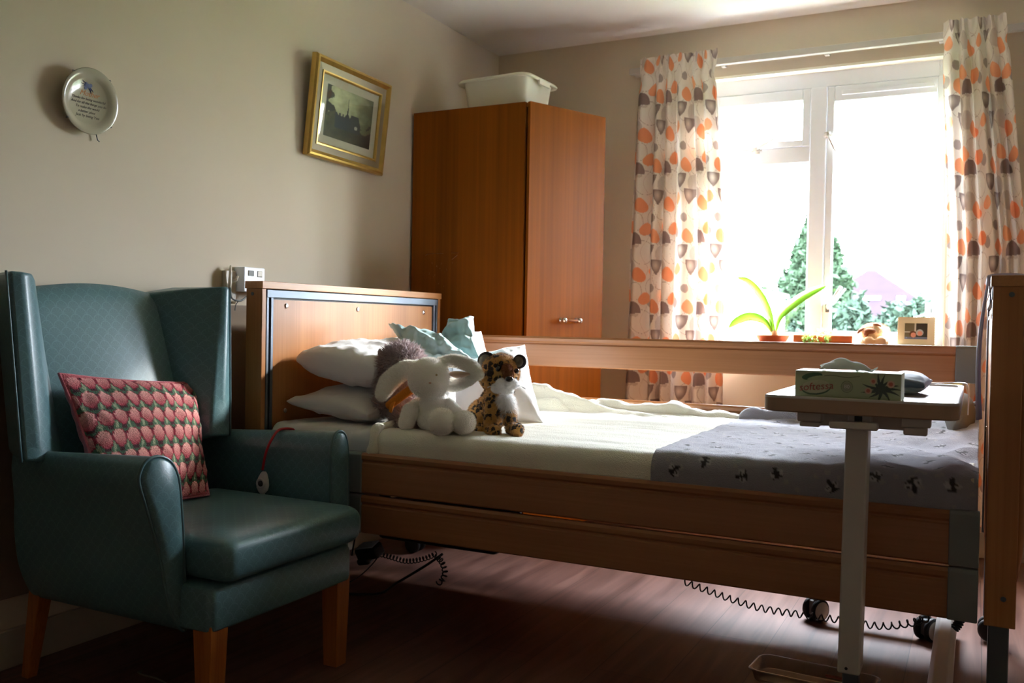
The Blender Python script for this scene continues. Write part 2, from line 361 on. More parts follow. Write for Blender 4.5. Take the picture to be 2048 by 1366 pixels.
def coil(ctrl, R, r, turns, name, m, parent=None, per=10):
    base = curve(ctrl, 60); L = [0]
    for i in range(1, len(base)): L.append(L[-1]+(base[i]-base[i-1]).length)
    pts = []; N_ = turns*per
    for k in range(N_+1):
        s_ = L[-1]*k/N_; i = max(j for j in range(len(L)) if L[j] <= s_+1e-9); i = min(i, len(base)-2)
        p = base[i].lerp(base[i+1], (s_-L[i])/max(1e-9, L[i+1]-L[i])); t = (base[i+1]-base[i]).normalized()
        u = Vector((0, 0, 1)) if abs(t.z) < 0.95 else Vector((0, 1, 0)); u = (u-t*u.dot(t)).normalized(); w_ = t.cross(u); a = 2*PI*k/per
        pts.append(p+u*R*math.cos(a)+w_*R*math.sin(a))
    mb = MB().tube(pts, r, 5); return obj(name, mb, m, parent, smooth=True)
def fbm(P, s, seed=0, o=3):
    out = np.empty(P.shape[:-1]); it = P.reshape(-1, P.shape[-1])
    out.ravel()[:] = [mnoise.fractal(Vector((p[0]*s+seed*7.3, p[1]*s-seed*3.1, (p[2]*s if len(p) > 2 else 0)+seed)), 1.0, 2.0, o) for p in it]
    return out
def pillow(name, corners, T, m, parent=None, n=44, pinch=0.10, wr=0.006, seed=1, colf=None, backmat=None, ratio=1.0, bend=None, mesh_only=False, expo=0.45):
    A, B, C_, D = [np.array(c) for c in corners]             # top left, top right, bottom right, bottom left
    g = np.linspace(-1, 1, n); g = np.sign(g)*(1-(1-np.abs(g))**1.5)
    U, V = np.meshgrid(g, g, indexing='ij')
    u2 = U*(1-pinch*(1-V*V)); v2 = V*(1-pinch*(1-U*U))
    a = ((u2+1)/2)[..., None]; b = ((v2+1)/2)[..., None]
    Q = (A*(1-a)+B*a)*(1-b)+(D*(1-a)+C_*a)*b
    nrm = np.cross(B-A, D-A); nrm /= np.linalg.norm(nrm)
    h = T*np.clip((1-np.abs(U)**2.4)*(1-np.abs(V)**2.4), 0, 1)**expo
    N1 = fbm(Q, 7, seed); N2 = fbm(Q*np.array([1, 1, 1]), 16, seed+5)
    edge = np.clip((1-np.abs(U))*6, 0, 1)*np.clip((1-np.abs(V))*6, 0, 1)
    rid = np.abs(N1)*-1.6*wr+N2*wr*0.6
    F = Q - nrm*(h*ratio+rid*edge)[..., None]; K = Q + nrm*(h+rid*edge)[..., None]
    rip = (fbm(Q, 22, seed+9)*wr*0.8)[..., None]*nrm*(1-edge)[..., None]
    F += rip; K += rip
    if bend: F = bend(F); K = bend(K)
    co = np.concatenate([F.reshape(-1, 3), K.reshape(-1, 3)]); I = np.arange(n*n).reshape(n, n)
    f = np.stack([I[:-1, :-1], I[1:, :-1], I[1:, 1:], I[:-1, 1:]], -1).reshape(-1, 4); f2 = f[:, ::-1]+n*n
    faces = f.tolist()+f2.tolist()
    if mesh_only: return co, faces
    me = bpy.data.meshes.new(name); me.from_pydata(co.tolist(), [], faces)
    if backmat: me.polygons.foreach_set('material_index', [0]*len(f)+[1]*len(f2))
    if colf is not None:
        c1 = colf((u2+1)/2, (v2+1)/2).reshape(-1, 3); c = np.concatenate([c1, c1]); a_ = me.color_attributes.new('col', 'FLOAT_COLOR', 'POINT')
        a_.data.foreach_set('color', np.concatenate([c, np.ones((len(c), 1))], 1).astype(np.float32).ravel())
    o = finish(name, me, [m, backmat] if backmat else m, parent, True, 0, 0, co, weld=2e-4)
    return o
def pillow_edge(corners, pinch=0.10, n=20):
    A, B, C_, D = [Vector(c) for c in corners]; pts = []
    def q(U, V):
        u = U*(1-pinch*(1-V*V)); v = V*(1-pinch*(1-U*U)); a = (u+1)/2; b = (v+1)/2
        return (A*(1-a)+B*a)*(1-b)+(D*(1-a)+C_*a)*b
    for k in range(n): pts.append(q(-1+2*k/n, -1))
    for k in range(n): pts.append(q(1, -1+2*k/n))
    for k in range(n): pts.append(q(1-2*k/n, 1))
    for k in range(n): pts.append(q(-1, 1-2*k/n))
    return pts
def blob(name, balls, m, parent=None, vox=0.004, smooth=6, fur=0, flen=0.008, fw=0.0012, droop=0.3, spread=0.5, disp=0.0):
    """balls: (centre, radii) ellipsoids or (p0, p1, r0, r1) limbs grown into ONE continuous skin, with short pile"""
    bm = bmesh.new()
    def ball(c, r, rot=None):
        t = Matrix.Translation(c) @ (rot.to_4x4() if rot else Matrix()) @ Matrix.Diagonal((*r, 1))
        bmesh.ops.create_icosphere(bm, subdivisions=3, radius=1, matrix=t)
    for b in balls:
        if len(b) == 2: ball(Vector(b[0]), b[1] if hasattr(b[1], '__len__') else (b[1],)*3)
        elif len(b) == 3: ball(Vector(b[0]), b[1], b[2])
        else:
            p, q, r0, r1 = b; k = max(3, int((Vector(q)-Vector(p)).length/(min(r0, r1)*0.35)))
            for i in range(k+1): t = i/k; ball(Vector(p).lerp(Vector(q), t), (r0*(1-t)+r1*t,)*3)
    me = bpy.data.meshes.new(name+'_raw'); bm.to_mesh(me); bm.free()
    o = bpy.data.objects.new('raw', me); S.collection.objects.link(o)
    r = o.modifiers.new('r', 'REMESH'); r.mode = 'VOXEL'; r.voxel_size = vox
    s_ = o.modifiers.new('s', 'SMOOTH'); s_.iterations = smooth; s_.factor = 0.5
    dg = bpy.context.evaluated_depsgraph_get(); ev = o.evaluated_get(dg); m2 = bpy.data.meshes.new_from_object(ev)
    nv = len(m2.vertices); co = np.empty(nv*3, np.float32); m2.vertices.foreach_get('co', co); co = co.reshape(-1, 3).astype(float)
    faces = [tuple(p.vertices) for p in m2.polygons]; nr = np.array([tuple(v.normal) for v in m2.vertices])
    bpy.data.objects.remove(o); bpy.data.meshes.remove(m2)
    if disp: co = co + nr*(rng.normal(0, disp, nv))[:, None]
    n0 = len(faces)
    if fur:
        q = np.array([f[:4] if len(f) == 4 else (f[0], f[1], f[2], f[2]) for f in faces])
        ce = co[q].mean(1); fi = rng.integers(0, len(q), fur); a = rng.dirichlet((1, 1, 1, 1), fur)
        root = (co[q[fi]]*a[..., None]).sum(1); nn = (nr[q[fi]]*a[..., None]).sum(1); nn /= np.linalg.norm(nn, axis=1)[:, None]+1e-9
        rd = rng.normal(0, 1, (fur, 3)); side = np.cross(nn, rd); side /= np.linalg.norm(side, axis=1)[:, None]+1e-9
        d = nn+rd*spread*0.6+np.array([0, 0, -droop]); d /= np.linalg.norm(d, axis=1)[:, None]
        L_ = flen*rng.uniform(0.6, 1.2, fur)[:, None]
        tri = np.stack([root-side*fw/2-nn*.0005, root+side*fw/2-nn*.0005, root+d*L_], 1).reshape(-1, 3)
        b0 = len(co); co = np.concatenate([co, tri]); faces = faces+[(b0+3*i, b0+3*i+1, b0+3*i+2) for i in range(fur)]
    me = bpy.data.meshes.new(name); me.from_pydata(co.tolist(), [], faces)
    return finish(name, me, m, parent, True, 0, 0, co)
def clumps(name, centers, size, m, parent, per=1):           # many small leaf blades in one crown
    n = len(centers); c = np.repeat(np.array(centers), per, 0)+rng.normal(0, size*0.5, (n*per, 3))
    a = rng.normal(0, 1, (n*per, 3)); a /= np.linalg.norm(a, axis=1)[:, None]; b = np.cross(a, rng.normal(0, 1, (n*per, 3))); b /= np.linalg.norm(b, axis=1)[:, None]
    s_ = size*rng.uniform(0.5, 1.1, (n*per, 1)); q = np.stack([c-a*s_, c-b*s_*0.45, c+a*s_, c+b*s_*0.45], 1).reshape(-1, 3)
    me = bpy.data.meshes.new(name); me.from_pydata(q.tolist(), [], [(4*i, 4*i+1, 4*i+2, 4*i+3) for i in range(n*per)])
    return finish(name, me, m, parent, False, 0, 0, q)
def text(name, s_, size, m, parent, mtx, shear=0.0, ext=0.0002, align='CENTER'):
    c = bpy.data.curves.new(name, 'FONT'); c.body = s_; c.size = size; c.extrude = ext; c.shear = shear; c.align_x = align; c.align_y = 'CENTER'; c.resolution_u = 3
    tmp = bpy.data.objects.new('tmp', c); S.collection.objects.link(tmp); dg = bpy.context.evaluated_depsgraph_get()
    me = bpy.data.meshes.new_from_object(tmp.evaluated_get(dg)); bpy.data.objects.remove(tmp); me.materials.clear(); me.materials.append(m)
    o = bpy.data.objects.new(name, me); S.collection.objects.link(o); o.parent = parent
    o.matrix_local = Matrix.Translation(-ORG[parent.name]) @ mtx; ORG[o.name] = ORG[parent.name]; return o

# ---------------------------------------------------------------- the room
XL, YB, ZC, XR, YF = -2.425, 4.53, 2.50, 2.6, -2.8
WX0, WX1, WZ0, WZ1 = -1.27, -0.135, 0.925, 2.25
struct(obj('floor', MB().box(XL-.1, XR+.1, YF-.1, YB+.1, -0.1, 0), M['floor']), 'wood effect vinyl plank floor')
struct(obj('ceiling', MB().box(XL-.1, XR+.1, YF-.1, YB+.1, ZC, ZC+.1), M['ceil']), 'plain off white ceiling')
struct(obj('wall_left', MB().box(XL-.1, XL, YF-.1, YB+.1, 0, ZC), M['wall']), 'magnolia wall behind the armchair and bed')
struct(obj('wall_right', MB().box(XR, XR+.1, YF-.1, YB+.1, 0, ZC), M['wall']))
struct(obj('wall_front', MB().box(XL, XR, YF-.1, YF, 0, ZC), M['wall']))
wb = MB().box(XL, WX0, YB, YB+.27, 0, ZC).box(WX1, XR, YB, YB+.27, 0, ZC).box(WX0, WX1, YB, YB+.27, WZ1, ZC).box(WX0, WX1, YB, YB+.27, 0, WZ0-.03)
struct(obj('wall_back', wb, M['wall']), 'magnolia window wall')
def skirt(name, x0, x1, y0, y1):
    struct(obj(name, MB().box(x0, x1, y0, y1, 0, 0.11), M['skirting'], bevel=0.004))
skirt('baseboard_left', XL, XL+.014, YF, YB); skirt('baseboard_back', XL+.014, XR, YB-.014, YB)
# wall guard board behind chair and bed
struct(obj('trim_1', MB().box(XL, XL+.012, 0.2, 3.62, 0.2, 1.05), M['board'], bevel=0.003), 'brown vinyl wall guard board behind the chair')

# window
win = bpy.data.objects.new('window_1', None); S.collection.objects.link(win); win.location = (-0.70, 4.64, 0.93); ORG['window_1'] = Vector(win.location)
win['kind'] = 'structure'; win['label'] = 'white casement window with a small top light'
GX = dict(l0=WX0, l1=-1.215, m0=-0.742, m1=-0.667, r0=-0.635, r1=-0.186)
fy0, fy1 = 4.60, 4.67
fr = MB().box(WX0, WX0+.045, fy0, fy1, WZ0, WZ1).box(WX1-.045, WX1, fy0, fy1, WZ0, WZ1).box(WX0+.045, WX1-.045, fy0, fy1, 2.165, WZ1).box(WX0+.045, WX1-.045, fy0, fy1, WZ0, 0.96)
obj('window_frame', fr, M['white'], win, bevel=0.004)
obj('mullion', MB().box(-0.742, -0.667, fy0-.012, fy1, 0.96, 2.165), M['white'], win, bevel=0.005)
obj('transom', MB().box(-1.225, -0.742, fy0-.006, fy1, 1.81, 1.886), M['white'], win, bevel=0.004)
def sash(x0, x1, z0, z1, wl, wr_, wt, wb_, y0=4.592, y1=4.655):
    s = MB().box(x0, x0+wl, y0, y1, z0, z1).box(x1-wr_, x1, y0, y1, z0, z1).box(x0+wl, x1-wr_, y0, y1, z1-wt, z1).box(x0+wl, x1-wr_, y0, y1, z0, z0+wb_)
    fo = obj('sash', s, M['white'], win, bevel=0.004)
    obj('pane', MB().box(x0+wl-.005, x1-wr_+.005, 4.628, 4.632, z0+wb_-.005, z1-wt+.005), M['glass'], fo)
sash(-1.222, -0.744, 1.888, 2.163, 0.035, 0.036, 0.052, 0.032)
sash(-1.222, -0.744, 0.962, 1.808, 0.018, 0.004, 0.006, 0.02, 4.606, 4.65)
sash(-0.665, -0.152, 0.962, 2.163, 0.033, 0.034, 0.072, 0.03)
obj('trickle_vent', MB().box(-0.60, -0.20, 4.585, 4.60, 2.118, 2.14), M['white'], win, bevel=0.003)
struct(obj('trim_2', MB().box(WX0+.001, WX1-.001, YB+.002, 4.599, 2.238, WZ1).box(WX0, WX0+.012, YB+.002, 4.599, .94, 2.238).box(WX1-.012, WX1, YB+.002, 4.599, .94, 2.238), mat('reveal_paint', lin(246, 243, 228), 0.6)), 'white painted window reveal')
# casement stays and the lever handle
def stay(px, py, qx, qy, y=4.575, r=0.0045):
    a = at(px, py, y); b = at(qx, qy, y-.02)
    m = MB().tube([a, a.lerp(b, .5)+Vector((0, -.008, 0)), b], [r*1.2, r, r*.8], 8).sphere(a, (.012, .008, .012)).box(a.x-.014, a.x+.014, y, y+.02, a.z-.016, a.z+.01)
    m.tube([a+Vector((-.02, 0, -.008)), a+Vector((.028, 0, -.004))], r*.8, 6)
    obj('stay', m, M['whitemetal'], win, smooth=True)
stay(1512, 300, 1550, 276); stay(1655, 268, 1672, 305)
a = at(1656, 613, 4.575); b = at(1682, 574, 4.55)
h = MB().tube([a, a.lerp(b, .45), b], [.006, .011, .012], 10, flat=.6).sphere(a, (.009, .01, .016))
obj('lever_handle', h, M['white'], win, smooth=True)
obj('handle_plate', MB().box(a.x-.012, a.x+.008, 4.572, 4.592, a.z-.028, a.z+.012), M['alu'], win, bevel=0.002)
obj('window_sill', MB().box(WX0+.002, WX1-.002, YB, 4.60, 0.905, 0.937).box(-1.075, -0.175, 4.435, YB, 0.905, 0.937), M['offwhite'], win, bevel=0.006)

# ---------------------------------------------------------------- curtain track and curtains
tr = MB().box(-1.63, 0.19, 4.468, 4.50, 2.294, 2.326)
for x in (-1.60, -1.15, -0.66, -0.17, 0.16): tr.box(x-.012, x+.012, 4.495, YB, 2.29, 2.325)
tag(obj('curtain_track', tr, M['whitemetal'], bevel=0.004), 'long white curtain track across the top of the window', 'curtain track')

def curtain_col(u, v):
    base = np.array(lin(232, 222, 212)); c = np.ones(u.shape+(3,))*base; T = 0.35
    uu = (u/T) % 1.0; vv = (v/T) % 1.0
    def D(cx, cy): return ((uu-cx+.5) % 1-.5)*T, ((vv-cy+.5) % 1-.5)*T
    def put(mask, rgb, a=1.0): c[mask] = c[mask]*(1-a)+np.array(lin(*rgb))*a
    # thin branching outlines
    for cx, cy, r, el in ((.12, .10, .055, 1.1), (.40, .32, .05, .9), (.72, .12, .06, 1.0), (.90, .62, .05, 1.2), (.28, .74, .055, 1.0), (.60, .56, .045, 1.1)):
        dx, dy = D(cx, cy); r_ = np.sqrt((dx*el)**2+dy**2); put(np.abs(r_-r) < .0011, (150, 118, 102), .7)
    wv = np.abs(((uu+0.06*np.sin(vv*2*PI*2)) % 0.5)-0.25)*T; put(wv < .0009, (170, 120, 96), .5)
    def disc(cx, cy, rx, ry, rgb, a=1): dx, dy = D(cx, cy); put((dx/rx)**2+(dy/ry)**2 < 1, rgb, a)
    disc(.30, .08, .046, .046, (196, 182, 174), .8); disc(.88, .40, .026, .026, (160, 142, 136), .85); disc(.50, .90, .040, .042, (200, 184, 176), .8); disc(.08, .60, .022, .022, (158, 142, 136), .9)
    def drop(cx, cy, r, rgb, k=1.0):
        dx, dy = D(cx, cy); t = np.clip((dy+r)/(2*r), 0, 1); wdt = r*np.sin(PI*np.clip(t, 0, 1)**0.75)**0.6*1.08
        put((np.abs(dx+dy*.22*k) < wdt) & (np.abs(dy) < r), rgb)
    drop(.14, .34, .036, (236, 158, 116)); drop(.66, .80, .038, (234, 154, 112)); drop(.92, .88, .030, (238, 166, 124), -1); drop(.42, .50, .034, (240, 170, 128)); drop(.76, .46, .032, (236, 160, 118), -1)
    for cx, cy, r in ((.55, .26, .052),):                             # brown domes with a pale scalloped foot
        dx, dy = D(cx, cy); q = (dx*dx+(dy*.95)**2 < r*r) & (dy > -.010+.10*dx); put(q, (142, 120, 116))
        q = (np.abs(dx) < r*.75) & (dy < -.012+.10*dx) & (dy > -.022+.003*np.sin(dx*200)); put(q, (200, 184, 172), .8)
    for cx, cy, r in ((.20, .90, .040), (.02, .12, .038)):   # outlined shells
        dx, dy = D(cx, cy); t = np.clip((r-dy)/(2*r), 0, 1); wdt = r*(1-t**2.4)*.98+.002; ins = (np.abs(dx-.1*dy) < wdt) & (np.abs(dy) < r*.95)
        put(ins, (140, 122, 118)); k = (np.abs(dx-.1*dy) < wdt*.80) & (np.abs(dy) < r*.80); g = np.clip(1-np.sqrt((dx+.006)**2+(dy-.008)**2)/(r*.8), 0, 1)
        c[k] = (np.array(lin(146, 128, 122))*(1-g[k][:, None])+np.array(lin(214, 198, 188))*g[k][:, None])
    return c
def curtain(name, xt0, xt1, xb0, xb1, folds, phase, label, seed, zb=0.16, zt=2.355):
    nu, nv = 520, 560; s = np.linspace(0, 1, nu); z = np.linspace(zt, zb, nv)
    Sg, Z = np.meshgrid(s, z, indexing='ij'); hd = np.clip((Z-2.235)/0.10, 0, 1)
    t = np.clip((zt-Z)/(zt-zb), 0, 1); tt = np.clip(t*2.2, 0, 1)
    x0 = xt0*(1-tt)+xb0*tt; x1 = xt1*(1-tt)+xb1*tt
    waist = np.exp(-((Z-2.235)/.035)**2); cx = (x0+x1)/2; half = (x1-x0)/2*(1-.06*waist)
    ph = 2*PI*folds*(Sg+0.028*np.sin(2*PI*Sg*2.3+seed)+0.012*np.sin(Z*2.2+seed))+phase
    amp = 0.033*(0.55+0.45*np.clip((2.25-Z)/.35, 0, 1))*(1+.25*np.sin(Sg*17+seed+Z*1.4))*(1-.5*waist)
    wave = np.sin(ph)+.28*np.sin(2*ph+.7+Z*.8)
    plg = np.sin(ph*2)*.5+np.sin(ph)*.6
    y = 4.415+amp*(wave*(1-hd)+plg*hd)
    x = cx+half*(2*Sg-1)+0.010*np.cos(ph)*(1-hd)*(1+.4*np.sin(Z*3+Sg*9))
    y += 0.006*np.sin(Z*5+Sg*11+seed)
    zz = Z+hd*.006*np.sin(ph*2)
    P = np.stack([x, y, zz], -1)
    j = nv//2; du = np.hypot(np.diff(x[:, j]), np.diff(y[:, j])); U = np.concatenate([[0], np.cumsum(du)])*1.0
    col = curtain_col(np.repeat(U[:, None], nv, 1)+seed*.13, Z+seed*.07)
    o = grid(name, P, M['curtain'], col=col); tag(o, label, 'curtain', 'curtains at the window'); return o
curtain('curtain', -1.555, -1.158, -1.60, -1.085, 6.5, 0.4, 'left curtain with orange and brown leaf print beside the wardrobe', 1.0)
curtain('curtain', -0.163, 0.078, -0.125, 0.185, 4.6, 1.3, 'right curtain with orange and brown leaf print behind the footboard', 2.2)

# ---------------------------------------------------------------- wardrobe with one door ajar, tub on top
WZ = 1.992
wd = thing('wardrobe', 'tall teak wardrobe in the corner with one door ajar', 'wardrobe', (-2.11, 4.08, 0))
wx0, wx1, wy0, wy1 = -2.41, -1.818, 3.652, 4.50
c = MB().box(wx0, wx1, wy0, wy0+.018, 0, WZ).box(wx0, wx1, wy1-.018, wy1, 0, WZ).box(wx0, wx0+.01, wy0+.018, wy1-.018, 0, WZ).box(wx0+.01, wx1, wy0+.018, wy1-.018, WZ-.02, WZ).box(wx0+.01, wx1, wy0+.018, wy1-.018, 0.06, .08).box(wx0+.01, wx1-.03, wy0+.018, wy1-.018, 0, 0.06).box(wx0+.01, wx1-.02, (wy0+wy1)/2-.009, (wy0+wy1)/2+.009, .08, WZ-.02)
obj('body', c, M['teak'], wd, bevel=0.0015)
ang = math.radians(24); hp = Vector((wx1+.011, wy0+.004, 0)); Rm = Matrix.Translation(hp) @ Matrix.Rotation(-ang, 4, 'Z')
dr = obj('door', MB().box(0, .018, 0, 0.470, 0.07, WZ-.001, mtx=Rm), M['teak'], wd, bevel=0.0015)
obj('door', MB().box(wx1+.002, wx1+.020, (wy0+wy1)/2+.005, wy1-.002, 0.07, WZ-.001), M['teak'], wd, bevel=0.0015)
hy0, hy1, hz = 0.205, 0.300, 1.020
hb = MB()
for yy in (hy0, hy1): hb.lathe([(.004, .018), (.012, .018), (.012, .022), (.007, .026), (.007, .034), (.013, .040), (.014, .046), (.010, .052), (.002, .054)], (0, 0, 0), 20, 'X')
vs = []
for yy in (hy0, hy1):
    hb = MB(); T_ = Rm @ Matrix.Translation((0, yy, hz)); hb.lathe([(.004, .018), (.013, .018), (.013, .022), (.007, .026), (.007, .034), (.013, .040), (.014, .047), (.010, .053), (.002, .055)], n=20, axis='X', mtx=T_)
    obj('handle_post', hb, M['chrome'], dr, smooth=True)
obj('handle_bar', MB().tube([Rm @ Vector((.043, hy0, hz)), Rm @ Vector((.046, (hy0+hy1)/2, hz-.001)), Rm @ Vector((.043, hy1, hz))], .0055, 10), M['brownfur'], dr, smooth=True)
sc = MB()
def mark(pts, r): sc.tube(pts, r, 4, flat=.15)
Yf = wy0-.0006
mark([at(851, 511, Yf), at(855, 508, Yf), at(870, 507, Yf), at(887, 507, Yf)], .0020)
mark([at(903, 506, Yf), at(917, 506, Yf)], .0026); mark([at(904, 519, Yf), at(909, 515, Yf), at(915, 510, Yf)], .0018)
for k in range(16):
    p = at(random.uniform(858, 905), random.uniform(522, 575), Yf); mark([p, p+Vector((random.uniform(-.006, .006), 0, random.uniform(-.012, .012)))], .0007)
obj('scratches', sc, M['scuff'], wd)

tb = thing('plastic_tub', 'white plastic washing up tub on top of the wardrobe', 'tub', (-2.02, 3.87, WZ))
def rrect(cx, cy, hx, hy, r, z, n=8):
    out = []
    for (sx_, sy_, a0) in ((1, 1, 0), (-1, 1, PI/2), (-1, -1, PI), (1, -1, 1.5*PI)):
        for k in range(n):
            a = a0+PI/2*k/(n-1); out.append(Vector((cx+sx_*(hx-r)+r*math.cos(a), cy+sy_*(hy-r)+r*math.sin(a), z)))
    return out
tcx, tcy = -2.015, 3.86; prof = [(0, .150, .120), (.012, .158, .128), (.060, .164, .134), (.125, .172, .140), (.140, .176, .144)]
TR_ = Matrix.Translation((tcx, tcy, WZ+.001)) @ Matrix.Rotation(math.radians(-4), 4, 'Z')
out = [[TR_ @ p for p in rrect(0, 0, hx, hy, .045, z)] for z, hx, hy in prof]
inn = [[TR_ @ p for p in rrect(0, 0, hx-.003, hy-.003, .042, z+.003)] for z, hx, hy in prof[::-1]]
obj('tub_wall', MB().rings(out+inn), M['tub'], tb, smooth=True)
rim = [[TR_ @ p for p in rrect(0, 0, hx, hy, .05, z)] for hx, hy, z in ((.174, .142, .136), (.198, .160, .130), (.200, .162, .136), (.190, .156, .147), (.174, .142, .146))]
obj('rim', MB().rings(rim, cap=False, loop=True), M['tub'], tb, smooth=True)
for s_ in (-1, 1): obj('grip', MB().box(s_*.196-.006, s_*.196+.006, -.05, .05, .112, .136, mtx=TR_), M['tub'], tb, bevel=0.004)

# ---------------------------------------------------------------- picture and plate on the left wall
pf = thing('framed_print', 'gold framed landscape print hanging tilted forward on the left wall', 'picture', (-2.40, 3.13, 1.655))
PW, PH = 0.515, 0.405
Tp = Matrix.Translation((XL+.022, 2.866, 1.662)) @ Matrix.Rotation(math.radians(-1.0), 4, 'X') @ Matrix.Rotation(math.radians(5.5), 4, 'Y')   # local: y along the wall, z up, x out of the wall
def prect(y0, y1, z0, z1, x): return [Tp @ Vector((x, y, z)) for y, z in ((y0, z0), (y1, z0), (y1, z1), (y0, z1))]
def frame_band(insets):
    return MB().rings([prect(i, PW-i, i, PH-i, x) for i, x in insets], cap=False, loop=True)
fo = obj('frame', frame_band([(0, -.015), (0, .008), (.006, .016), (.014, .018), (.023, .010), (.028, .005), (.028, -.015)]), M['gold'], pf)
obj('inlay', frame_band([(.028, -.012), (.028, .005), (.054, .001), (.054, -.012)]), M['gold2'], pf)
obj('slip', frame_band([(.054, -.012), (.054, .005), (.060, .005), (.065, .001), (.065, -.012)]), M['gold'], pf)
obj('mount', MB().rings([prect(.046, PW-.046, .046, PH-.046, -.008), prect(.046, PW-.046, .046, PH-.046, -.005)]), M['mount'], pf)
n1, n2 = 110, 84; yy = np.linspace(.100, PW-.100, n1); zz = np.linspace(.098, PH-.098, n2); Yg, Zg = np.meshgrid(yy, zz, indexing='ij'); u = (Yg-yy[0])/(yy[-1]-yy[0]); v = (Zg-zz[0])/(zz[-1]-zz[0])
nzv = fbm(np.stack([u*2, v*2, u*0], -1), 2.0, 3, 5)
sky = np.array(lin(186, 190, 136)); gl = np.array(lin(214, 218, 172)); dk = np.array(lin(52, 48, 44)); gn = np.array(lin(92, 96, 58))
g = np.clip(1-np.hypot(u-.28, (v-.75))*1.7+nzv*.6, 0, 1)[..., None]
img = (sky*.5)*(1-g)+gl*g; img = img*(1-np.clip((u-.45)*1.1, 0, .75))[..., None]
hor = .42+.10*np.sin(u*5+1)+nzv*.18; msk = v < hor; img[msk] = (gn*.8*(1-u[..., None])+dk*u[..., None])[msk]*(0.75+.6*np.clip(nzv, -.5, .5))[msk][:, None]
cs = (np.abs(u-.46) < .055*np.clip((.58-v)/.1, 0, 1)) | (np.abs(u-.46) < .012*np.clip((.88-v)/.3, 0, 1)) | ((np.abs(u-.33) < .12) & (v < .50+.03*np.sign(np.sin(u*90)))) | ((np.abs(u-.62) < .14-.35*np.clip(v-.38, 0, 1)) & (v < .56))
img[cs & (v > .22)] = np.array(lin(46, 52, 54)); tr_ = (u < .10+.05*np.sin(v*25)+nzv*.12) & (v > .4); img[tr_] = np.array(lin(44, 50, 36))
wt = (np.hypot(u-.66, (v-.33)*1.0) < .035); img[wt] = np.array(lin(190, 180, 168))
P = np.array([[list(Tp @ Vector((-.0042, a, b))) for b in zz] for a in yy]); grid('print', P, M['paint'], pf, col=img)
obj('glass', MB().rings([prect(.047, PW-.047, .047, PH-.047, -.002), prect(.047, PW-.047, .047, PH-.047, -.0005)]), M['glass'], pf)

pl = thing('wall_plate', 'round white plate with blue flower and verse on the left wall', 'plate', (-2.40, 1.872, 1.56))
pc = Vector((XL+.012, 1.868, 1.648)); Tpl = Matrix.Translation(pc) @ Matrix.Rotation(math.radians(4), 4, 'Y')
obj('dish', MB().lathe([(.0, .004), (.060, .004), (.078, .012), (.096, .022), (.098, .024), (.096, .026), (.078, .017), (.070, .013), (.066, .0105), (0, .0105)], n=56, axis='X', mtx=Tpl), M['ceramic'], pl, smooth=True)
for a in (PI*.28, PI*.72, PI*1.22, PI*1.78):
    hg = MB(); y_, z_ = math.cos(a), math.sin(a); hg.tube([Tpl @ Vector((.002, y_*.05, z_*.05)), Tpl @ Vector((.012, y_*.088, z_*.088)), Tpl @ Vector((.022, y_*.101, z_*.101)), Tpl @ Vector((.029, y_*.097, z_*.097))], .0012, 6); obj('wire_hook', hg, M['alu'], pl, smooth=True)
hg = MB().tube([Tpl @ Vector((.003, .03, -.06)), Tpl @ Vector((.006, .045, -.108)), Tpl @ Vector((.012, .047, -.112))], .0016, 6)
obj('wire_hanger', hg, M['alu'], pl, smooth=True)
# flat decoration lies in the dish: text faces +x, reads along +y
FT = Matrix(((0, 0, 1, 0), (1, 0, 0, 0), (0, 1, 0, 0), (0, 0, 0, 1)))
def tmx(T_, x, y, z): return T_ @ Matrix.Translation((x, y, z)) @ FT
text('title', 'Mother', .022, M['inkorange'], pl, tmx(Tpl, .0108, .004, .022), .35)
for i, (t_, s_) in enumerate((('Thanks for being wonderful', .0105), ('And for all the things you do', .0105), ('To make the world', .0105), ('a better place', .0105), ('Just by being You', .0115))):
    text('verse_line', t_, s_, M['ink'], pl, tmx(Tpl, .0108, (.002, .004, .0, -.002, .002)[i], .006-.0125*i), .3)
fl = MB()
for k in range(9):
    a = random.uniform(0, 2*PI); r = random.uniform(0, .010); cy, cz = -.002+r*math.cos(a)*1.4, .046+r*math.sin(a)
    fl.lathe([(.0, .0108), (.0055, .0108), (.0055, .0114), (0, .0116)], n=7, axis='X', mtx=Tpl @ Matrix.Translation((0, cy, cz)))
for a in (2.6, 3.0, 3.4, 5.6, 5.2):
    d = Vector((0, math.cos(a), math.sin(a))); p0 = Vector((.0112, -.002, .046))+d*.008; fl.tube([Tpl @ p0, Tpl @ (p0+d*.008), Tpl @ (p0+d*.017)], [.0008, .0028, .0004], 5, flat=.2)
obj('flower_motif', fl, M['inkblue'], pl)

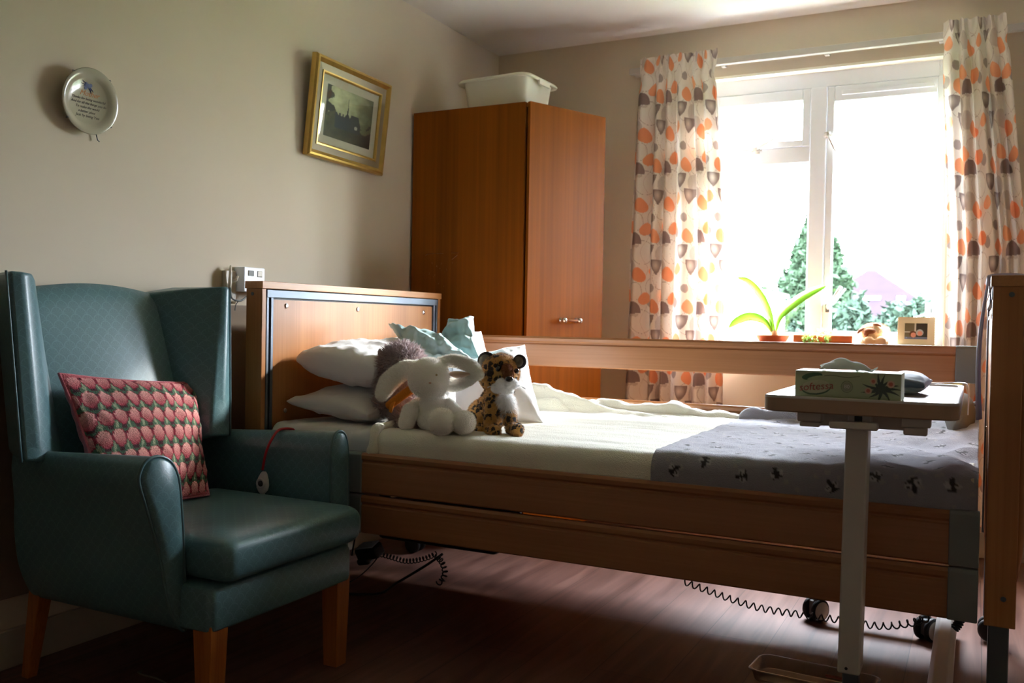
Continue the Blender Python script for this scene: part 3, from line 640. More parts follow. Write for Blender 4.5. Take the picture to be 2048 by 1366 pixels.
# ---------------------------------------------------------------- wall phone hook and socket box behind the headboard
hk = thing('handset_holder', 'small white curved wall hook behind the wing chair', 'hook', (-2.40, 2.46, 1.06))
X0 = XL+.013
obj('clip', MB().tube([Vector((X0+.012, 2.462, 1.19)), Vector((X0+.022, 2.452, 1.165)), Vector((X0+.02, 2.452, 1.13)), Vector((X0+.012, 2.458, 1.10))], [.003, .006, .007, .005], 8, flat=2.0).tube([Vector((X0+.02, 2.456, 1.135)), Vector((X0+.034, 2.470, 1.14)), Vector((X0+.036, 2.474, 1.155))], [.006, .005, .004], 8), M['offwhite'], hk, smooth=True)
obj('backplate', MB().box(XL, X0+.004, 2.445, 2.50, 1.055, 1.175), M['offwhite'], hk, bevel=0.004)
obj('lead', MB().tube(curve([(X0+.012, 2.462, 1.10), (X0+.012, 2.470, 1.075), (X0+.016, 2.495, 1.066), (X0+.016, 2.52, 1.07), (X0+.012, 2.555, 1.09)], 20), .0035, 8).tube(curve([(X0+.016, 2.50, 1.066), (X0+.012, 2.49, 1.05), (X0+.012, 2.487, 1.03)], 10), .002, 6), M['greyplastic'], hk, smooth=True)
sb = thing('call_socket', 'small white call point box on the wall above the headboard', 'wall box', (-2.38, 2.56, 1.10))
obj('box', MB().box(XL, XL+.050, 2.505, 2.612, 1.10, 1.190), M['white'], sb, bevel=0.003)
obj('button', MB().box(XL+.050, XL+.053, 2.526, 2.552, 1.158, 1.178), M['greyplastic'], sb)
obj('button', MB().rings([[Vector((XL+.0505, y, z)) for y, z in ((2.572-i, 1.156-i), (2.598+i, 1.156-i), (2.598+i, 1.179+i), (2.572-i, 1.179+i))] for i in (0, -.002)]+[[Vector((XL+.052, y, z)) for y, z in ((2.574, 1.158), (2.596, 1.158), (2.596, 1.177), (2.574, 1.177))]]), M['offwhite'], sb)

# ---------------------------------------------------------------- hospital bed
BY0, BY1 = 2.32, 3.45
bed = thing('hospital_bed', 'beech panelled adjustable care bed with side rails', 'bed', (-1.05, 2.885, 0))
def end_board(nm, xi, xo, outw):
    s = 1 if xo > xi else -1                                 # inner face at xi, outer at xo
    X = lambda a: xi+s*a
    def bx(m, a0, a1, *r): return m.box(min(X(a0), X(a1)), max(X(a0), X(a1)), *r)
    th = abs(xo-xi); zb = 0.335
    m = MB(); bx(m, 0, th, BY0, BY0+.02, zb, 1.103); bx(m, 0, th, BY1-.02, BY1, zb, 1.103); bx(m, th-.018, th, BY0+.02, BY1-.02, zb, 1.103)
    root = obj(nm, m, M['beech'], bed, bevel=0.002)
    m = MB(); bx(m, -.004, th+.004, BY0-.003, BY1+.003, 1.103, 1.128); obj('top_rail', m, M['beech_y'], root, bevel=0.002)
    m = MB()
    for a, b in ((BY0+.023, BY0+.034), (BY0+.044, BY0+.056), (BY1-.034, BY1-.023), (BY1-.056, BY1-.044)): bx(m, .0, .016, a, b, zb, 1.100)
    bx(m, -.002, .016, BY0+.023, BY1-.023, 1.074, 1.100); obj('metal_trim', m, M['alu'], root, bevel=0.0015)
    m = MB(); bx(m, .014, .018, BY0+.02, BY1-.02, zb+.01, 1.10); obj('groove', m, M['black'], root)
    m = MB(); bx(m, .006, .014, BY0+.060, BY1-.060, zb+.02, 1.068); pn = obj('panel', m, M['beech'], root, bevel=0.001)
    for (y, z) in ((2.447, 1.048), (2.854, 1.045), (3.322, 1.042), (2.447, .686), (3.322, .686)):
        q = MB().lathe([(.0, 0), (.009, 0), (.009, .002), (.004, .0035), (0, .002)], n=16, axis='X', mtx=Matrix.Translation((X(.006), y, z)) @ Matrix.Diagonal((-s, 1, 1, 1)))
        obj('screw', q, M['chrome'], pn, smooth=True)
    for z in (1.085, .40): obj('cover_cap', MB().lathe([(0, 0), (.006, 0), (.006, .0015), (0, .0015)], n=12, axis='Y', mtx=Matrix.Translation((X(th*.6), BY0-.0012, z))), M['greymetal'], root)
    return root
hb_ = end_board('headboard', -2.12, -2.19, -1)
fb_ = end_board('footboard', 0.030, 0.093, 1)
n_ = 14; R = []
for k in range(n_+1):
    t = k/n_; z = .40+.66*t; R.append([Vector((.094, BY0+.10, z)), Vector((.094+.028*math.sin(PI*t)**.6, BY0+.14, z)), Vector((.094+.028*math.sin(PI*t)**.6, BY1-.14, z)), Vector((.094, BY1-.10, z))])
obj('outer_bow', MB().rings(R), M['beech'], fb_, smooth=True)
def rail(x0, x1, yc, ztop, zbot, side, name='side_rail'):
    t = .011; g = side                                        # side = direction the moulded face looks (-1 near, +1 far)
    pr = [(-t, zbot+.004), (-t+.004, zbot), (t-.004, zbot), (t, zbot+.004), (t, ztop-.034), (t-.004, ztop-.030), (t-.004, ztop-.026), (t+.002, ztop-.020), (t+.003, ztop-.008), (t-.002, ztop-.001), (-t+.002, ztop), (-t-.003, ztop-.008), (-t-.002, ztop-.020), (-t+.004, ztop-.026), (-t+.004, ztop-.030), (-t, ztop-.034)]
    R = [[Vector((x, yc+a, z)) for a, z in pr] for x in (x0, x1)]
    return obj(name, MB().rings(R), M['beech_x'], bed, bevel=0.0008)
def cap(x0, x1, yc, ztop, zbot):
    pr = [(-.016, zbot), (.016, zbot), (.016, ztop-.006), (.010, ztop+.002), (-.010, ztop+.002), (-.016, ztop-.006)]
    return obj('rail_end_cap', MB().rings([[Vector((x, yc+a, z)) for a, z in pr] for x in (x0, x1)]), M['greyplastic'], bed, bevel=0.003)
yn, yf = 2.333, 3.437
for zt, zb in ((.588, .462), (.455, .336)):
    rail(-1.709, -.044, yn, zt, zb, -1); cap(-1.80, -1.705, yn, zt, zb); cap(-.046, .017, yn, zt, zb)
for zt, zb in ((.950, .826), (.706, .590)):
    rail(-2.03, -.060, yf, zt, zb, 1); cap(-2.10, -2.028, yf, zt, zb); cap(-.062, .004, yf, zt, zb)
obj('side_panel', MB().box(-2.10, .004, 3.426, 3.446, .336, .575), M['beech_x'], bed, bevel=0.002)
fm = MB().box(-2.08, 0.0, 2.42, 2.46, .47, .52).box(-2.08, 0.0, 3.31, 3.35, .47, .52)
for x in (-2.06, -1.4, -.75, -.05): fm.box(x-.02, x+.02, 2.46, 3.31, .47, .52)
obj('mattress_platform', fm.box(-2.05, -.02, 2.38, 3.39, .52, .545), M['greymetal'], bed, bevel=0.003)
for x in (0.062, -2.155):
    for y in (2.42, 3.33):
        lg = obj('leg', MB().box(x-.022, x+.022, y-.02, y+.02, .08, .50), M['greymetal'], bed, bevel=0.004)
        w_ = MB()
        for dy in (-.022, .022): w_.lathe([(.0, -.011), (.03, -.011), (.037, -.006), (.037, .006), (.03, .011), (0, .011)], n=24, axis='Y', mtx=Matrix.Translation((x, y+dy, .038)))
        obj('castor', w_, M['rubber'], lg, smooth=True)
obj('lift_motor', MB().box(-1.95, -1.45, 2.75, 2.95, .20, .34).box(-2.05, -1.95, 2.60, 3.10, .24, .30), M['black'], bed, bevel=0.02)
obj('lift_arm', MB().tube([(-1.95, 2.85, .27), (-2.05, 2.85, .47)], .02, 10), M['greymetal'], bed, smooth=True)
obj('lift_arm', MB().tube([(-1.45, 2.85, .27), (-1.38, 2.85, .47)], .02, 10), M['greymetal'], bed, smooth=True)

# mattress in its fitted sheet
MZ = 0.650
def section(off, far_lo=.585, near_lo=.565, n_edge=16, n_top=150, rad=.035):
    """cross-section of the made bed, from the far side over the top to the near side, pushed out by off"""
    pts = []; yfar, ynear = 3.418, 2.352
    for k in range(n_edge): pts.append((yfar+off, far_lo+(MZ-rad-far_lo)*k/n_edge, 0, 0))
    for k in range(n_edge): a = PI/2*k/n_edge; pts.append((yfar-rad+(rad+off)*math.cos(a), MZ-rad+(rad+off)*math.sin(a), 0, 0))
    for k in range(n_top): t = k/n_top; pts.append((yfar-rad-(yfar-ynear-2*rad)*t, MZ+off, 0, 0))
    for k in range(n_edge): a = PI/2*k/n_edge; pts.append((ynear+rad-(rad+off)*math.sin(a), MZ-rad+(rad+off)*math.cos(a), 0, 0))
    for k in range(n_edge+1): pts.append((ynear-off, MZ-rad-(MZ-rad-near_lo)*k/n_edge, 0, 0))
    return np.array(pts)[:, :2]
def over_bed(name, x0, x1, off, nu, m, parent=None, colf=None, heightf=None, xw=0.0, thick=.004, n_top=150, far_lo=.585, near_lo=.568):
    sec = section(off, n_top=n_top, far_lo=far_lo, near_lo=near_lo); ns = len(sec); x = np.linspace(0, 1, nu)
    L_ = np.concatenate([[0], np.cumsum(np.hypot(*np.diff(sec, axis=0).T))])
    Xg = np.repeat((x0+(x1-x0)*x)[:, None], ns, 1); Yg = np.repeat(sec[None, :, 0], nu, 0).copy(); Zg = np.repeat(sec[None, :, 1], nu, 0).copy(); Lg = np.repeat(L_[None], nu, 0)
    if xw: Xg = Xg+xw*np.sin(Lg*9)*(1-x)[:, None]
    topm = np.clip((Zg-(MZ-.03))/.03, 0, 1)
    if heightf is not None:
        d = heightf(Xg, Yg, Lg); Zg += d*topm; side = (1-topm)*np.where(Yg < 2.8, -1, 1); Yg += side*np.clip(d, -.002, .006)*.8
    P = np.stack([Xg, Yg, Zg], -1); col = colf(Xg, Lg) if colf else None
    return grid(name, P, m, parent, col=col, thick=thick)
mt = thing('mattress', 'mattress in a white fitted sheet on the care bed', 'mattress', (-1.04, 2.885, .546))
obj('core', MB().box(-2.075, .005, 2.362, 3.408, .546, MZ-.006), M['sheet2'], mt, bevel=0.03)
def hf_sheet(X, Y, L_):
    q = fbm(np.stack([X*1.0, Y*.5+X*.6, X*0], -1), 11, 2); return -np.abs(q)*.012+.004
over_bed('fitted_sheet', -2.098, -1.45, .001, 110, M['sheet2'], mt, heightf=hf_sheet, thick=.002, far_lo=.56, near_lo=.556)
# cream blanket
def ridge_h(X):
    return np.interp(X, [-1.70, -1.62, -1.50, -1.34, -1.18, -1.03, -.90, -.76, -.5, 0], [.085, .108, .078, .044, .040, .054, .030, .022, .02, .02])
def hf_cream(X, Y, L_):
    n1 = fbm(np.stack([X*.7, Y*2.4, X*0], -1), 6, 4); n2 = fbm(np.stack([X*1.2, Y*5, X*0], -1), 9, 8)
    yc = 3.375+.012*np.sin(X*14)+.010*n2
    far = np.exp(-((Y-yc)/.040)**2); far2 = np.exp(-((Y-yc+.055-.02*np.sin(X*8))/.018)**2)*.35
    dip = -np.exp(-((Y-yc+.03)/.008)**2)*.012
    return ridge_h(X)*(far+far2*(.5+n1))+dip+.012*n2*far+.0035*n1-.001
bl = thing('cream_blanket', 'cream fleece blanket tucked over the mattress, rolled along its far side', 'blanket', (-.85, 2.885, .575))
over_bed('cover', -1.69, .003, .006, 330, M['cream'], bl, heightf=hf_cream)
sec = section(.012); pts = [Vector((-1.682+.006*math.sin(i*.15), y, z)) for i, (y, z) in enumerate(sec[20:])]
obj('rolled_hem', MB().tube(pts[::2], [.016+.003*math.sin(i*.7) for i in range(len(pts[::2]))], 10), M['cream'], bl, smooth=True)
# bee blanket
BEES = []
for i in range(8):
    for j in range(15):
        BEES.append((-.72+.100*i+(.05 if j % 2 else 0)+random.uniform(-.022, .022), .03+.094*j+random.uniform(-.022, .022), random.uniform(0, 2*PI)))
DOTS = [(random.uniform(-.8, .02), random.uniform(0, 1.4), random.uniform(.004, .008)) for _ in range(420)]
def bee_col(X, L_):
    c = np.ones(X.shape+(3,))*np.array(lin(150, 148, 158)); wht = np.array(lin(186, 184, 190)); blk = np.array(lin(26, 24, 26)); pale = np.array(lin(172, 166, 160))
    for x, l, r in DOTS: c[((X-x)**2+(L_-l)**2) < r*r] = pale*.6+c[0, 0]*.0+np.array(lin(150, 148, 158))*.4
    for x, l, a in BEES:
        dx, dy = X-x, L_-l; k = np.hypot(dx, dy) < .03
        if not k.any(): continue
        p = (dx[k]*math.cos(a)+dy[k]*math.sin(a))*1.0; q = (-dx[k]*math.sin(a)+dy[k]*math.cos(a))*1.0; cc = c[k]
        for s_ in (-1, 1): cc[((p-.002)/.007)**2+((q-s_*.009)/.009)**2 < 1] = wht
        cc[((p-.009)/.007)**2+(q/.0065)**2 < 1] = blk; cc[((p+.009)/.008)**2+((q)/.0055)**2 < 1] = blk; cc[(np.abs(p) < .012) & (np.abs(q) < .003)] = blk
        for s_ in (-1, 1): cc[(np.abs(p-.006-s_*.006) < .0018) & (np.abs(q) < .013)] = blk
        c[k] = cc
    return c
def hf_bee(X, Y, L_):
    n1 = fbm(np.stack([X*2.2, Y*1.3, X*0], -1), 7, 11); n2 = fbm(np.stack([X*1.6+Y*.5, Y*.7-X*.5, X*0], -1), 5, 17, 1)
    foot = np.clip((X+.33)/.30, 0, 1)**1.3
    far = np.exp(-((Y-3.372-.01*np.sin(X*13))/.036)**2)*.050*(np.clip((X+.775)/.05, 0, 1)**.5)*(1+.25*np.sin(X*21))
    dip = -np.exp(-((Y-3.335)/.009)**2)*.018
    crease = -np.abs(n2)*.045*foot+.05*foot*np.clip((Y-2.7)/.4, 0, 1)+foot*.012
    return far+dip+crease+.004*n1
bb = over_bed('bee_blanket', -.768, .012, .013, 200, M['bees'], None, colf=bee_col, heightf=hf_bee, n_top=270, thick=.006)
tag(bb, 'grey fleece blanket printed with small bees across the foot of the bed', 'blanket')
tag(obj('foot_pad', MB().tube(curve([(-.035, 3.02, .70), (-.040, 3.12, .735), (-.042, 3.24, .745), (-.036, 3.36, .72)], 24), [.02+.025*math.sin(PI*i/23) for i in range(25)][:len(curve([(0, 0, 0), (0, 0, 1), (0, 0, 2), (0, 0, 3)], 24))], 14, flat=1.5), M['taupe'], smooth=True), 'dark taupe rolled pad lying against the footboard beyond the overbed table', 'pad')
yb_ = grid('yellow_cloth', np.array([[[-.10+.055*i/8+.006*math.sin(j*.6), 3.462+.006*math.sin(i*1.3+j*.3)-.0*j, .835-.19*j/20] for j in range(21)] for i in range(9)]), M['yellow'], thick=.004)
tag(yb_, 'small yellow cloth hanging on the far rail near the footboard', 'cloth')

# pillows
tag(pillow('pillow', [(-2.098, 2.42, .722), (-1.765, 2.43, .688), (-1.74, 3.12, .715), (-2.08, 3.12, .735)], .070, M['sheet2'], n=60, pinch=.09, wr=.008, seed=3, expo=.42), 'grey white pillow, lower of the two stacked by the headboard', 'pillow', 'pillows at the head of the bed')
tag(pillow('pillow', [(-2.100, 2.47, .868), (-1.785, 2.49, .822), (-1.74, 3.14, .835), (-2.07, 3.16, .862)],   .090, M['sheet'], n=70, pinch=.04, wr=.011, seed=8, expo=.30), 'white pillow lying on top of the grey white pillow by the headboard', 'pillow', 'pillows at the head of the bed')
q = [at(900, 722, 3.02), at(1050, 690, 3.05), at(1087, 846, 2.86), at(915, 850, 2.84)]
tag(pillow('pillow', q, .075, M['sheet'], n=60, pinch=.07, wr=.009, seed=14), 'white pillow propped up behind the leopard toy', 'pillow', 'pillows at the head of the bed')
q = [at(868, 668, 3.24), at(962, 662, 3.26), at(1004, 800, 3.14), at(868, 800, 3.12)]
tag(pillow('pillow', q, .08, M['sheet'], n=50, pinch=.08, wr=.010, seed=21), 'white pillow standing at the back under the pale teal cushion', 'pillow', 'pillows at the head of the bed')
# teal cushion: one soft cushion pinched in the middle into two lobes
l1 = [at(776, 646, 2.86), at(876, 664, 2.88), at(950, 722, 2.84), at(818, 736, 2.72)]
l2 = [at(898, 640, 2.98), at(946, 630, 3.0), at(962, 720, 2.88), at(862, 712, 2.88)]
c1, f1 = pillow('x', l1, .050, None, n=54, pinch=.16, wr=.032, seed=31, mesh_only=True); c2, f2 = pillow('x', l2, .046, None, n=50, pinch=.13, wr=.030, seed=37, mesh_only=True)
me = bpy.data.meshes.new('teal_cushion'); me.from_pydata(c1.tolist()+c2.tolist(), [], f1+[tuple(len(c1)+i for i in f) for f in f2])
tag(finish('teal_cushion', me, M['teal'], None, True, 0, 0, np.concatenate([c1, c2]), weld=2e-4), 'pale teal crumpled cushion on top of the pillows', 'cushion')

# ---------------------------------------------------------------- soft toys
k_ = .00164
def V3(px, py, y): return tuple(at(px, py, y))
# shaggy brown-grey toy with a scarf, behind the rabbit
hy = 2.57
hd = thing('shaggy_plush_toy', 'shaggy brown grey plush toy with an orange scarf behind the white rabbit', 'soft toy', tuple(Vector(at(805, 850, hy)) * 1.0))
obj_ = blob('body', [(V3(803, 736, hy), (.082, .07, .082)), (V3(785, 765, hy-.01), (.055, .05, .06)), (V3(812, 800, hy), (.058, .055, .085)), (V3(800, 815, hy-.04), V3(803, 846, hy-.09), .030, .028), (V3(838, 815, hy-.03), V3(842, 842, hy-.08), .028, .027), (V3(770, 790, hy-.02), V3(762, 815, hy-.05), .026, .022)], M['hedge'], hd, vox=.006, fur=17000, flen=.026, fw=.0034, droop=.35, spread=1.5, disp=.0015)
sv = curve([at(778, 812, hy-.10), at(790, 802, hy-.105), at(812, 786, hy-.10), at(836, 768, hy-.085), at(846, 752, hy-.05), at(838, 742, hy+.04), at(800, 760, hy+.06)], 28)
obj('scarf', MB().tube(sv, .015, 10, flat=1.0).tube([at(790, 800, hy-.11), at(783, 812, hy-.12), at(781, 824, hy-.12)], [.010, .013, .011], 8, flat=.4), M['orange'], hd, smooth=True)
obj('ear', MB().sphere(at(760, 706, hy-.01), (.009, .006, .016)), M['hedge'], hd, smooth=True); obj('ear', MB().sphere(at(836, 702, hy), (.009, .006, .010)), M['hedge'], hd, smooth=True)

# white rabbit
ry = 2.47
rb = thing('plush_rabbit', 'cream white long eared plush rabbit sitting between the shaggy toy and the leopard', 'soft toy', tuple(at(870, 868, ry)))
blob('body', [(V3(858, 757, ry-.02), (.070, .062, .068)), (V3(861, 775, ry-.056), (.040, .028, .028)), (V3(868, 816, ry+.02), (.050, .046, .066)), (V3(870, 840, ry+.01), (.060, .052, .042)),
    (V3(838, 802, ry+.01), V3(820, 822, ry-.030), .014, .024), (V3(820, 822, ry-.030), V3(813, 845, ry-.045), .026, .026),
    (V3(898, 804, ry+.02), V3(910, 822, ry+.02), .014, .020),
    (V3(884, 838, ry-.03), V3(883, 843, ry-.100), .030, .043), (V3(908, 842, ry+.02), V3(928, 845, ry-.065), .022, .037)],
    M['bunny'], rb, vox=.0032, smooth=2, fur=40000, flen=.0045, fw=.0010, droop=.15, spread=.8)
def ear(name, pts, rad, fl_):
    balls = []
    cc = curve(pts, 14); n = len(cc)
    for i, p in enumerate(cc): r = np.interp(i/(n-1), [0, .25, .7, 1], rad); balls.append((tuple(p), (r, fl_, r)))
    return blob(name, balls, M['bunny'], rb, vox=.0035, smooth=3, fur=16000, flen=.0065, fw=.0010, droop=.15, spread=.8)
e1 = ear('ear', [at(836, 732, ry+.035), at(806, 742, ry+.02), at(778, 764, ry+.0), at(764, 788, ry-.015)], [.018, .030, .034, .024], .013)
e2 = ear('ear', [at(880, 724, ry+.035), at(912, 722, ry+.025), at(944, 734, ry+.01), at(958, 750, ry+.0)], [.014, .020, .021, .014], .013)
e3 = ear('ear_fold', [at(886, 768, ry+.045), at(910, 770, ry+.04), at(936, 760, ry+.03), at(950, 752, ry+.015)], [.018, .021, .018, .012], .012)
pe_ = curve([at(896, 747, ry+.012), at(914, 749, ry+.006), at(940, 748, ry+.0)], 10)
obj('inner_ear', MB().tube(pe_, [.011*math.sin(PI*(i+1)/(len(pe_)+1)) for i in range(len(pe_))], 8), M['pinkfelt'], rb, smooth=True)
obj('eye', MB().sphere(at(842, 749, ry-.072), (.0035, .003, .0035)), M['stem'], rb, smooth=True)
obj('eye', MB().sphere(at(873, 750, ry-.072), (.0035, .003, .0035)), M['stem'], rb, smooth=True)
obj('nose', MB().sphere(at(860, 766, ry-.082), (.005, .003, .003)), M['pinkfelt'], rb, smooth=True)

# leopard
ly = 2.58
lp = thing('plush_leopard', 'spotted plush leopard cub with a white chest sitting right of the white rabbit', 'soft toy', tuple(at(990, 868, ly)))
lb = blob('body', [(V3(1001, 744, ly), (.062, .060, .060)), (V3(988, 752, ly), (.048, .050, .052)), (V3(1014, 754, ly-.030), (.034, .036, .030)), (V3(1000, 785, ly+.005), (.046, .046, .050)),
    (V3(994, 812, ly+.012), (.060, .056, .066)), (V3(972, 832, ly+.03), (.062, .060, .060)), (V3(956, 846, ly+.02), (.045, .05, .038)), (V3(945, 856, ly-.005), V3(962, 860, ly-.045), .020, .017),
    (V3(985, 808, ly-.030), V3(980, 850, ly-.055), .028, .022), (V3(1016, 812, ly-.02), V3(1022, 850, ly-.05), .025, .020),
    (V3(981, 858, ly-.058), V3(988, 862, ly-.105), .021, .022), (V3(1024, 857, ly-.055), V3(1034, 860, ly-.095), .020, .021),
    (V3(930, 852, ly+.05), V3(918, 848, ly+.10), .013, .013)], M['leopard'], lp, vox=.004, fur=42000, flen=.0065, fw=.0011, droop=.25, spread=.8)
def lear(name, c, r, tilt):
    mt_ = Matrix.Translation(c) @ Matrix.Rotation(tilt, 4, 'Y')
    o_ = obj(name, MB().lathe([(0, .008), (r*.6, .010), (r, .003), (r*1.05, -.004), (r*.8, -.010), (r*.5, -.003), (0, .0)], n=26, axis='Y', mtx=mt_), M['darkfur'], lp, smooth=True)
    obj('ear_lining', MB().lathe([(0, -.001), (r*.5, -.004), (r*.78, -.0105), (r*.45, -.010), (0, -.006)], n=20, axis='Y', mtx=mt_), M['taupe'], o_, smooth=True)
lear('ear', at(974, 724, ly-.015), .032, -.3); lear('ear', at(1040, 723, ly+.01), .022, .35)
blob('chest_fur', [(V3(1012, 799, ly-.034), (.021, .022, .022)), (V3(1019, 820, ly-.032), (.016, .018, .034))], M['chestfur'], lp, vox=.004, fur=5200, flen=.022, fw=.0016, droop=1.1, spread=.6)
blob('muzzle', [(V3(1004, 768, ly-.072), (.020, .018, .017)), (V3(1025, 768, ly-.066), (.018, .017, .016)), (V3(1014, 779, ly-.056), (.022, .020, .015)), (V3(994, 776, ly-.044), (.018, .018, .016))], M['chestfur'], lp, vox=.003, smooth=2, fur=8000, flen=.005, fw=.001, droop=.3, spread=.8)
blob('nose_bridge', [(V3(1014, 738, ly-.050), V3(1017, 751, ly-.070), .017, .016)], M['brownfur'], lp, vox=.003, fur=4000, flen=.004, fw=.001)
obj('nose', MB().sphere(at(1018, 758, ly-.092), (.014, .009, .009)), M['eye'], lp, smooth=True)
for px, py, dy in ((996, 738, -.060), (1033, 742, -.050)):
    obj('eye', MB().sphere(at(px, py, ly+dy), (.0085, .006, .0085)), M['eye'], lp, smooth=True)
for px, s_ in ((1000, -1), (1030, 1)):
    wh = MB()
    for k in range(5):
        p = at(px, 768+k*2, ly-.075); wh.tube([p, p+Vector((s_*.02, -.006, -.004+.003*k)), p+Vector((s_*.04, -.008, -.014+.004*k))], .0004, 4)
    obj('whiskers', wh, M['tissue'], lp)

# ---------------------------------------------------------------- wing armchair (faces +x)
ch = thing('wing_armchair', 'teal patterned vinyl wing armchair with wooden legs in the corner by the bed', 'armchair', (-1.98, 1.87, 0))
def crv(y): return 1.076+.022*(1-min(1, ((y-1.86)/.21)**2))
nb = 26; ys = np.linspace(1.625, 2.105, nb)
def back_surface(xo):
    rows = []
    return rows
# back: front skin leans back to the wall, domed top
F = []
for j in range(31):
    t = j/30; row = []
    for y in ys:
        zt = crv(y); z = .40+(zt-.40)*t; x = -2.165-.285*(z-.46); s_ = (y-1.865)/.24
        x += .012*(1-s_*s_)*math.sin(PI*min(1, max(0, (z-.45)/.6)))
        if t > .93: x -= .018*((t-.93)/.07)**2
        row.append(Vector((x, y, z)))
    F.append(row)
Bk = [[Vector((max(-2.408, -2.32-.14*(.40+(crv(y)-.40)*t/1-.40)), y, .40+(crv(y)-.002-.40)*t)) for y in ys] for t in [j/30 for j in range(31)]]
m = MB(); n = nb
vs = [p for r in F for p in r]+[p for r in Bk for p in r]; NB = 31*n; fs = []
for j in range(30):
    for i in range(n-1):
        a = j*n+i; fs.append((a, a+1, a+n+1, a+n)); fs.append((NB+a, NB+a+n, NB+a+n+1, NB+a+1))
for i in range(n-1): fs.append((30*n+i, 30*n+i+1, NB+30*n+i+1, NB+30*n+i)); fs.append((i, NB+i, NB+i+1, i+1))
for j in range(30):
    fs.append((j*n, (j+1)*n, NB+(j+1)*n, NB+j*n)); fs.append((j*n+n-1, NB+j*n+n-1, NB+(j+1)*n+n-1, (j+1)*n+n-1))
m.add(vs, fs); boxuv(obj('backrest', m, M['vinyl'], ch, smooth=True))
def wing(bi, bt, fi_b, fi_t, fo_b, fo_t, yo, seam):
    R = []
    for k in range(13):
        t = k/12; L4 = lambda a, b: Vector(a).lerp(Vector(b), t)
        ib, if_, of = L4(bi, bt), L4(fi_b, fi_t), L4(fo_b, fo_t)
        ob = Vector((-2.33-.075*t, yo, of.z)); ib2 = Vector((-2.36-.045*t, ib.y, ib.z))
        mid = (if_+of)/2+Vector((.012, 0, 0)); R.append([ib2, ib, ib.lerp(if_, .5)+Vector((.0, (1 if yo < 1.8 else -1)*.006, 0)), if_, mid, of, of.lerp(ob, .5)+Vector((0, (-1 if yo < 1.8 else 1)*.006, 0)), ob])
    w_ = obj('wing', MB().rings(R), M['vinyl'], ch, bevel=0.010); boxuv(w_)
    obj('wing_piping', MB().tube([Vector(fo_b).lerp(Vector(fo_t), k/10)+Vector((-.004, seam*.004, 0)) for k in range(11)], .0032, 6), M['piping'], w_, smooth=True)
fo_t = atx(17, 541, -2.18); fo_b = atx(48, 925, -2.125); fi_t = atx(65, 546, -2.18); fi_b = atx(103, 925, -2.125)
wing((-2.19, 1.640, .60), (-2.35, 1.655, 1.095), fi_b, fi_t, fo_b, fo_t, 1.575, -1)
fo_t = atx(460, 575, -2.18); fo_b = atx(461, 872, -2.125); fi_t = atx(441, 571, -2.18); fi_b = atx(421, 872, -2.125)
wing((-2.20, 2.085, .60), (-2.35, 2.062, 1.078), fi_b, fi_t, fo_b, fo_t, 2.20, 1)
def arm(pix, xa, dy_out, outer_sign, inner_off):
    prof = [atx(px, py, xa) for px, py in pix]; cy = sum(p.y for p in prof)/len(prof)
    R = []
    for k in range(11):
        t = k/10; ring = []
        for p in prof:
            y = p.y; z = p.z; out = max(0, (p.y-cy)*outer_sign); top = max(0, (z-.45)/.22)
            y = y-outer_sign*dy_out*t*(out/.07)*min(1, max(0, (z-.3)/.2)); z = z-.030*t*min(1, max(0, (z-.5)/.12))
            ring.append(Vector((xa+(-2.27-xa)*t, y, z)))
        R.append(ring)
    A = obj('armrest', MB().rings(R), M['vinyl'], ch, bevel=0.004); boxuv(A)
    c0 = sum(prof, Vector())/len(prof); R = []
    for f_, dx in ((.96, -.004), (.93, .006), (.80, .012), (.4, .015), (.05, .016)):
        R.append([Vector((xa+dx, c0.y+(p.y-c0.y)*f_, c0.z+(p.z-c0.z)*(1-(1-f_)*.3 if f_ > .5 else f_))) for p in prof])
    pn = obj('arm_panel', MB().rings(R), M['vinyl'], A, smooth=True); boxuv(pn)
    obj('piping', MB().tube([p+Vector((.004, 0, 0)) for p in prof], .0042, 8, closed=True), M['piping'], A, smooth=True)
def dense(pix, n=40):
    c = [Vector((x, y, 0)) for x, y in pix]; o_ = []
    N_ = len(c)
    for i in range(N_):
        a, b, d, e_ = c[i-1], c[i], c[(i+1) % N_], c[(i+2) % N_]
        for k in range(4):
            t = k/4; p = 0.5*((2*b)+(d-a)*t+(2*a-5*b+4*d-e_)*t*t+(3*b-a-3*d+e_)*t**3); o_.append((p.x, p.y))
    return o_
arm(dense([(275, 965), (279, 940), (290, 922), (310, 913), (332, 918), (347, 936), (356, 968), (361, 1030), (365, 1100), (367, 1180), (369, 1254), (356, 1255), (342, 1228), (331, 1190), (320, 1130), (306, 1070), (288, 1010)]), -1.72, .055, -1, 0)
arm(dense([(658, 915), (660, 890), (668, 868), (678, 862), (687, 868), (692, 888), (694, 920), (694, 1000), (692, 1060), (690, 1130), (682, 1140), (664, 1138), (660, 1070), (658, 1000)]), -1.72, .03, 1, 0)
def soft_box(x0, x1, y0, y1, prof, r=.04):
    return MB().rings([rrect((x0+x1)/2, (y0+y1)/2, (x1-x0)/2-i, (y1-y0)/2-i, max(.006, r-i*.3), z, 7) for i, z in prof])
fr_ = soft_box(-2.29, -1.607, 1.597, 2.150, [(.010, .243), (.002, .250), (0, .262), (0, .335), (.006, .348), (.014, .352)], .022); o_ = obj('seat_frame', fr_, M['vinyl'], ch, bevel=0.004); boxuv(o_)
sc_ = soft_box(-2.17, -1.578, 1.622, 2.168, [(.050, .352), (.022, .358), (.008, .368), (.0, .385), (.0, .430), (.006, .448), (.018, .460), (.045, .468), (.10, .473), (.18, .476), (.26, .477)], .032)
o_ = obj('seat_cushion', sc_, M['vinyl'], ch, smooth=True, sub=1); boxuv(o_)
